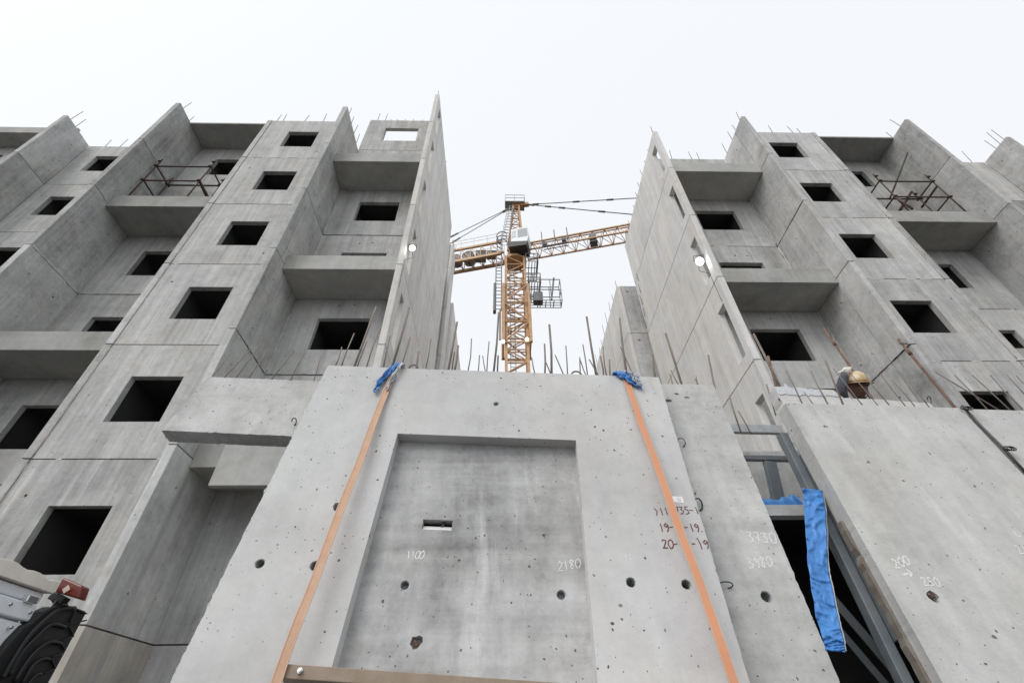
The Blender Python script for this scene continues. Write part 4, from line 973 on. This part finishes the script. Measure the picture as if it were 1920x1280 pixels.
# red lamp on its bracket
c0_ = [PY(*p, 3.0) for p in ((107, 1110), (122, 1083), (159, 1099), (150, 1123))]
ce = sum(c0_, Vector()) / 4
rr = []
ex_ = (c0_[2] - c0_[1]).normalized(); 
Pn = (c0_[3] - c0_[0]).cross(c0_[1] - c0_[0]).normalized()
if Pn.dot(Cc - ce) < 0: Pn = -Pn
vs = [p + Pn * .02 for p in c0_] + [p - Pn * .05 for p in c0_]
lm = MB().add(vs, [(0,1,2,3), (7,6,5,4), (0,4,5,1), (1,5,6,2), (2,6,7,3), (3,7,4,0)]).build('red_lamp', MAT['red'], TK, .008)
MB().tube([ce + Pn * .0215 - ex_ * .012 - Vector((0,0,.01)), ce + Pn * .024 - ex_ * .012 - Vector((0,0,.01))], .022, 4).build('lamp_window', MAT['lens'], lm)
MB().bar(PY(100, 1116, 3.02), PY(122, 1128, 3.02), .05, .04).build('lamp_bracket', MAT['rubber'], TK, .004)
MB().bar(PY(106, 1118, 3.03), PY(118, 1140, 3.03), .045, .04).build('lamp_bracket', MAT['rubber'], TK, .004)
# black mudguard: traced outline at its own distance, with raised ribs
XM = -2.42
mo = [(59,1166), (81,1146), (101,1137), (140,1137), (163,1146), (162,1150), (92,1280), (60,1340), (-60,1340), (-40,1262), (0,1226), (20,1199), (46,1172)]
P2 = [PX(x_, y_, XM - .05 + .0 * i) for i, (x_, y_) in enumerate(mo)]
yz = [(p.y, p.z) for p in P2]
m = MB().plate((XM - .05, 0, 0), (0,1,0), (0,0,1), (1,0,0), yz, (), .07)
mg = m.build('mudguard', MAT['rubber'], TK, .01)
def cc(x, y): return x / 4.925, 1020 + y / 4.925
def rib(pts, r, nm='mudguard_rib'):
    P = [PX(*cc(*p), XM - .045) for p in pts]; S = []
    for i in range(len(P) - 1):
        for q in range(4):
            p0, p1, p2_, p3_ = P[max(i-1,0)], P[i], P[i+1], P[min(i+2, len(P)-1)]; t_ = q / 4
            S.append(.5 * ((2*p1) + (p2_ - p0)*t_ + (2*p0 - 5*p1 + 4*p2_ - p3_)*t_*t_ + (3*p1 - p0 - 3*p2_ + p3_)*t_**3))
    S.append(P[-1]); MB().tube(S, r, 8).build(nm, MAT['rubber'], mg)
rib([(20,1240), (120,1060), (260,850), (420,690), (560,600), (690,590)], .012); rib([(80,1220), (200,1000), (330,860), (470,740), (600,765)], .010)
rib([(130,1270), (270,1050), (400,930), (480,900), (560,915)], .010); rib([(200,1290), (300,1120), (390,1060), (450,1060)], .009); rib([(250,1300), (330,1210), (380,1195)], .008)
for a, b in (((600,740), (800,700)), ((560,900), (660,850)), ((480,1040), (575,1010)), ((640,760), (680,850)), ((560,900), (600,980)), ((400,1190), (500,1150)), ((470,1050), (510,1140)), ((705,600), (800,640)), ((700,600), (640,740))):
    rib([a, b], .004, 'mudguard_thin_rib')
for y_, z_ in ((2.55, zz[2] - .03), (2.72, zz[2] - .03), (2.86, zz[2] - .04), (2.6, zz[4] - .03), (2.8, zz[4] - .03)):
    MB().tube([(XS - .005, y_, z_), (XS + .02, y_, z_)], .008, 8).build('rivet', MAT['bolt'], TK)
MB().tube([PY(113, 1122, 3.01), PY(104, 1128, 2.99), PY(96, 1140, 2.98), PY(80, 1150, 2.97)], .006, 6).build('lamp_cable', MAT['rubber'], TK)
MB().box((XS - .01, 2.78, zz[2] - .005), (XS + .03, 2.85, zz[2] + .03)).build('latch', MAT['bolt'], TK, .004)
MB().box((XS - 1.6, 1.6, .95), (XS - .2, 3.4, 1.2)).build('chassis', MAT['rubber'], TK)
for y in (.2, 2.9):
    wh = MB().tube([(XS - .5, y, .52), (XS - .15, y, .52)], .5, 28).build('wheel', MAT['rubber'], TK); MB().tube([(XS - .52, y, .52), (XS - .13, y, .52)], .25, 18).build('rim', MAT['gsteel'], wh)

# ------------------------------------------------------------------ worker on the walkway
WK = thing('person', 'worker in yellow hard hat and grey jacket reaching up behind the speckled panel', 'person')
def skin(name, verts, edges, radii, mat, parent, sub=2):
    me = bpy.data.meshes.new(name); me.from_pydata([tuple(v) for v in verts], edges, []); o = bpy.data.objects.new(name, me); col.objects.link(o)
    sm = o.modifiers.new('skin', 'SKIN'); sm.use_smooth_shade = True
    lay = me.skin_vertices[0].data
    for i, r_ in enumerate(radii):
        lay[i].radius = r_ if isinstance(r_, tuple) else (r_, r_); lay[i].use_root = (i == 0)
    ss = o.modifiers.new('sub', 'SUBSURF'); ss.levels = sub; ss.render_levels = sub
    bpy.context.view_layer.update()
    dg = bpy.context.evaluated_depsgraph_get(); ev = o.evaluated_get(dg); me2 = bpy.data.meshes.new_from_object(ev)
    bpy.data.objects.remove(o)
    me2.name = name; o2 = bpy.data.objects.new(name, me2); col.objects.link(o2); me2.materials.clear(); me2.materials.append(MAT[mat]); o2.parent = parent
    me2.polygons.foreach_set('use_smooth', [True] * len(me2.polygons))
    return o2
hd = PY(1608, 727, 4.10)                 # middle of the head
ft = pl.z
fx, fy = hd.x + .02, hd.y + .12
hip = Vector((fx, fy + .03, ft + .92)); ch = Vector((fx - .01, fy + .05, hd.z - .42)); nk = Vector((fx - .01, hd.y + .06, hd.z - .15))
gl = PY(1594, 684, 3.98)                 # raised right hand
shR = Vector((fx - .20, fy + .02, hd.z - .27)); shL = Vector((fx + .20, fy + .03, hd.z - .28))
elR = PY(1576, 732, 4.02); wrR = PY(1584, 701, 3.99)
elL = shL + Vector((.05, -.16, -.24)); wrL = elL + Vector((-.10, -.2, -.02))
V = [hip, ch, nk, hd + Vector((0, .045, -.07)), hd + Vector((0, .02, .0)), shR, elR, wrR, shL, elL, wrL,
     hip + Vector((-.1, 0, -.08)), Vector((fx - .11, fy + .02, ft + .48)), Vector((fx - .11, fy + .05, ft + .08)), Vector((fx - .11, fy - .08, ft + .04)),
     hip + Vector((.1, 0, -.08)), Vector((fx + .11, fy + .02, ft + .48)), Vector((fx + .11, fy + .05, ft + .08)), Vector((fx + .11, fy - .08, ft + .04))]
E_ = [(0,1), (1,2), (2,3), (3,4), (1,5), (5,6), (6,7), (1,8), (8,9), (9,10), (0,11), (11,12), (12,13), (13,14), (0,15), (15,16), (16,17), (17,18)]
Rr = [(.14,.10), (.15,.10), .055, (.055,.058), (.06,.065), .055, .04, .028, .055, .04, .028, .075, .05, .035, .03, .075, .05, .035, .03]
body = skin('body', V, E_, Rr, 'skin', WK)
tilt = Matrix.Rotation(R(27), 3, 'X') @ Matrix.Rotation(R(-10), 3, 'Z') @ Matrix.Scale(1.05, 3)
def face_pt(th, ph):
    p = Vector((.080 * math.cos(th) * math.cos(ph), .100 * math.sin(th) * math.cos(ph), .122 * math.sin(ph)))
    fr = max(0, -math.sin(th)) * math.cos(ph)
    gx = lambda cx_, cz_, sx_, sz_: math.exp(-((p.x - cx_) / sx_) ** 2 - ((p.z - cz_) / sz_) ** 2) * (fr > .2)
    d = .022 * gx(0, -.018, .012, .02) + .012 * gx(0, .004, .009, .02) + .008 * gx(0, .028, .05, .009) - .014 * gx(.032, .010, .016, .011) - .014 * gx(-.032, .010, .016, .011)
    d += .007 * gx(0, -.056, .022, .006) + .006 * gx(0, -.070, .020, .006) + .010 * gx(0, -.098, .022, .018) + .005 * gx(.045, -.02, .02, .02) + .005 * gx(-.045, -.02, .02, .02)
    if p.z < -.03: p.x *= 1 + (p.z + .03) * 2.6
    p.y -= d
    return hd + tilt @ p
import bmesh
bmb = bmesh.new(); bmb.from_mesh(body.data)
gu, gv = 40, 28; gr = [[bmb.verts.new(face_pt(2 * math.pi * i / gu, -math.pi / 2 + math.pi * (j + .02) / (gv + .04))) for i in range(gu)] for j in range(gv + 1)]
for j in range(gv):
    for i in range(gu):
        f_ = bmb.faces.new((gr[j][i], gr[j][(i+1) % gu], gr[j+1][(i+1) % gu], gr[j+1][i])); f_.smooth = True
for sx in (-1, 1):                                   # ears
    c_ = [bmb.verts.new(hd + tilt @ Vector((sx * (.076 + .014 * abs(math.sin(a))), .012 + .02 * math.cos(a), -.008 + .032 * math.sin(a)))) for a in [math.pi * 2 * k / 10 for k in range(10)]]
    bmb.faces.new(c_)
bmb.to_mesh(body.data); bmb.free()
skin('jacket', [hip, ch, nk - Vector((0, 0, .03)), shR, elR, wrR, shL, elL, wrL], [(0,1), (1,2), (1,3), (3,4), (4,5), (1,6), (6,7), (7,8)], [(.17,.125), (.18,.13), .075, .078, .06, .045, .078, .06, .045], 'jacket', WK)
skin('trousers', [hip + Vector((0, 0, -.02))] + [V[i] for i in (11, 12, 13, 15, 16, 17)], [(0,1), (1,2), (2,3), (0,4), (4,5), (5,6)], [(.16,.12), .095, .07, .06, .095, .07, .06], 'trouser', WK)
def hand(wr, dirv, side, nm):
    dirv = dirv.normalized(); sd2 = side.normalized(); pm = dirv.cross(sd2).normalized()
    vs = [wr, wr + dirv * .06]; es = [(0, 1)]; rs = [.038, (.054, .03)]
    for i, (off, ln) in enumerate(((-.03, .075), (-.01, .085), (.012, .08), (.032, .062))):
        b = len(vs); k = wr + dirv * .085 + sd2 * off
        vs += [k, k + dirv * ln * .4 + pm * ln * .15, k + dirv * ln * .55 + pm * ln * .55]; es += [(1, b), (b, b+1), (b+1, b+2)]; rs += [.016, .0145, .012]
    b = len(vs); k = wr + dirv * .035 - sd2 * .045
    vs += [k, k + dirv * .03 - sd2 * .018 + pm * .025, k + dirv * .05 - sd2 * .005 + pm * .05]; es += [(1, b), (b, b+1), (b+1, b+2)]; rs += [.018, .015, .013]
    skin(nm, vs, es, rs, 'glove', WK)
hand(wrR, gl - wrR + Vector((.02, 0, .04)), Vector((1, -.2, 0)), 'glove')
hand(wrL, Vector((-.1, -.6, .1)), Vector((1, 0, 0)), 'glove')
# hard hat: dome and brim, tipped forward
hc = hd + tilt @ Vector((0, .008, .048))
m = MB(); vs = []; fs = []; nu, nv = 28, 9
for j in range(nv + 1):
    ph = j / nv * math.pi / 2
    for i in range(nu):
        th = 2 * math.pi * i / nu; p = Vector((.122 * math.cos(th) * math.cos(ph), .145 * math.sin(th) * math.cos(ph), .125 * math.sin(ph)))
        if abs(math.cos(th)) < .25 and ph < 1.3: p *= 1.035
        vs.append(hc + tilt @ p)
for j in range(nv):
    for i in range(nu): fs.append((j*nu+i, j*nu+(i+1) % nu, (j+1)*nu+(i+1) % nu, (j+1)*nu+i))
m.add(vs, fs, True); vs = []
for i in range(nu):
    th = 2 * math.pi * i / nu; k = 1.12 + (.10 if math.sin(th) < -.3 else 0) * -math.sin(th)
    vs += [hc + tilt @ Vector((.121 * math.cos(th), .144 * math.sin(th), .0)), hc + tilt @ Vector((.122 * k * math.cos(th), .145 * k * math.sin(th), -.008))]
m.add(vs, [(2*i, 2*i+1, (2*i+3) % (2*nu), (2*i+2) % (2*nu)) for i in range(nu)], True)
o = m.build('hard_hat', MAT['hat'], WK); sd_ = o.modifiers.new('thick', 'SOLIDIFY'); sd_.thickness = .004
H_ = lambda x, y, z: hd + tilt @ Vector((x, y, z))
for sx in (-1, 1):
    MB().tube([H_(sx*.032 - .013, -.089, .011), H_(sx*.032, -.0915, .012), H_(sx*.032 + .013, -.089, .011)], [.003, .0065, .003], 8).build('eye', MAT['rubber'], WK)
    MB().tube([H_(sx*.016, -.104, .030), H_(sx*.034, -.099, .034), H_(sx*.052, -.084, .029)], .004, 6).build('eyebrow', MAT['rubber'], WK)
    MB().tube([H_(sx*.105, .0, .05), H_(sx*.084, -.012, -.02), H_(sx*.062, -.035, -.085), H_(0, -.055, -.128)], .005, 5).build('chin_strap', MAT['rubber'], WK)
MB().tube([H_(-.024, -.093, -.062), H_(0, -.100, -.063), H_(.024, -.093, -.062)], .0032, 6).build('mouth', MAT['pipe'], WK)
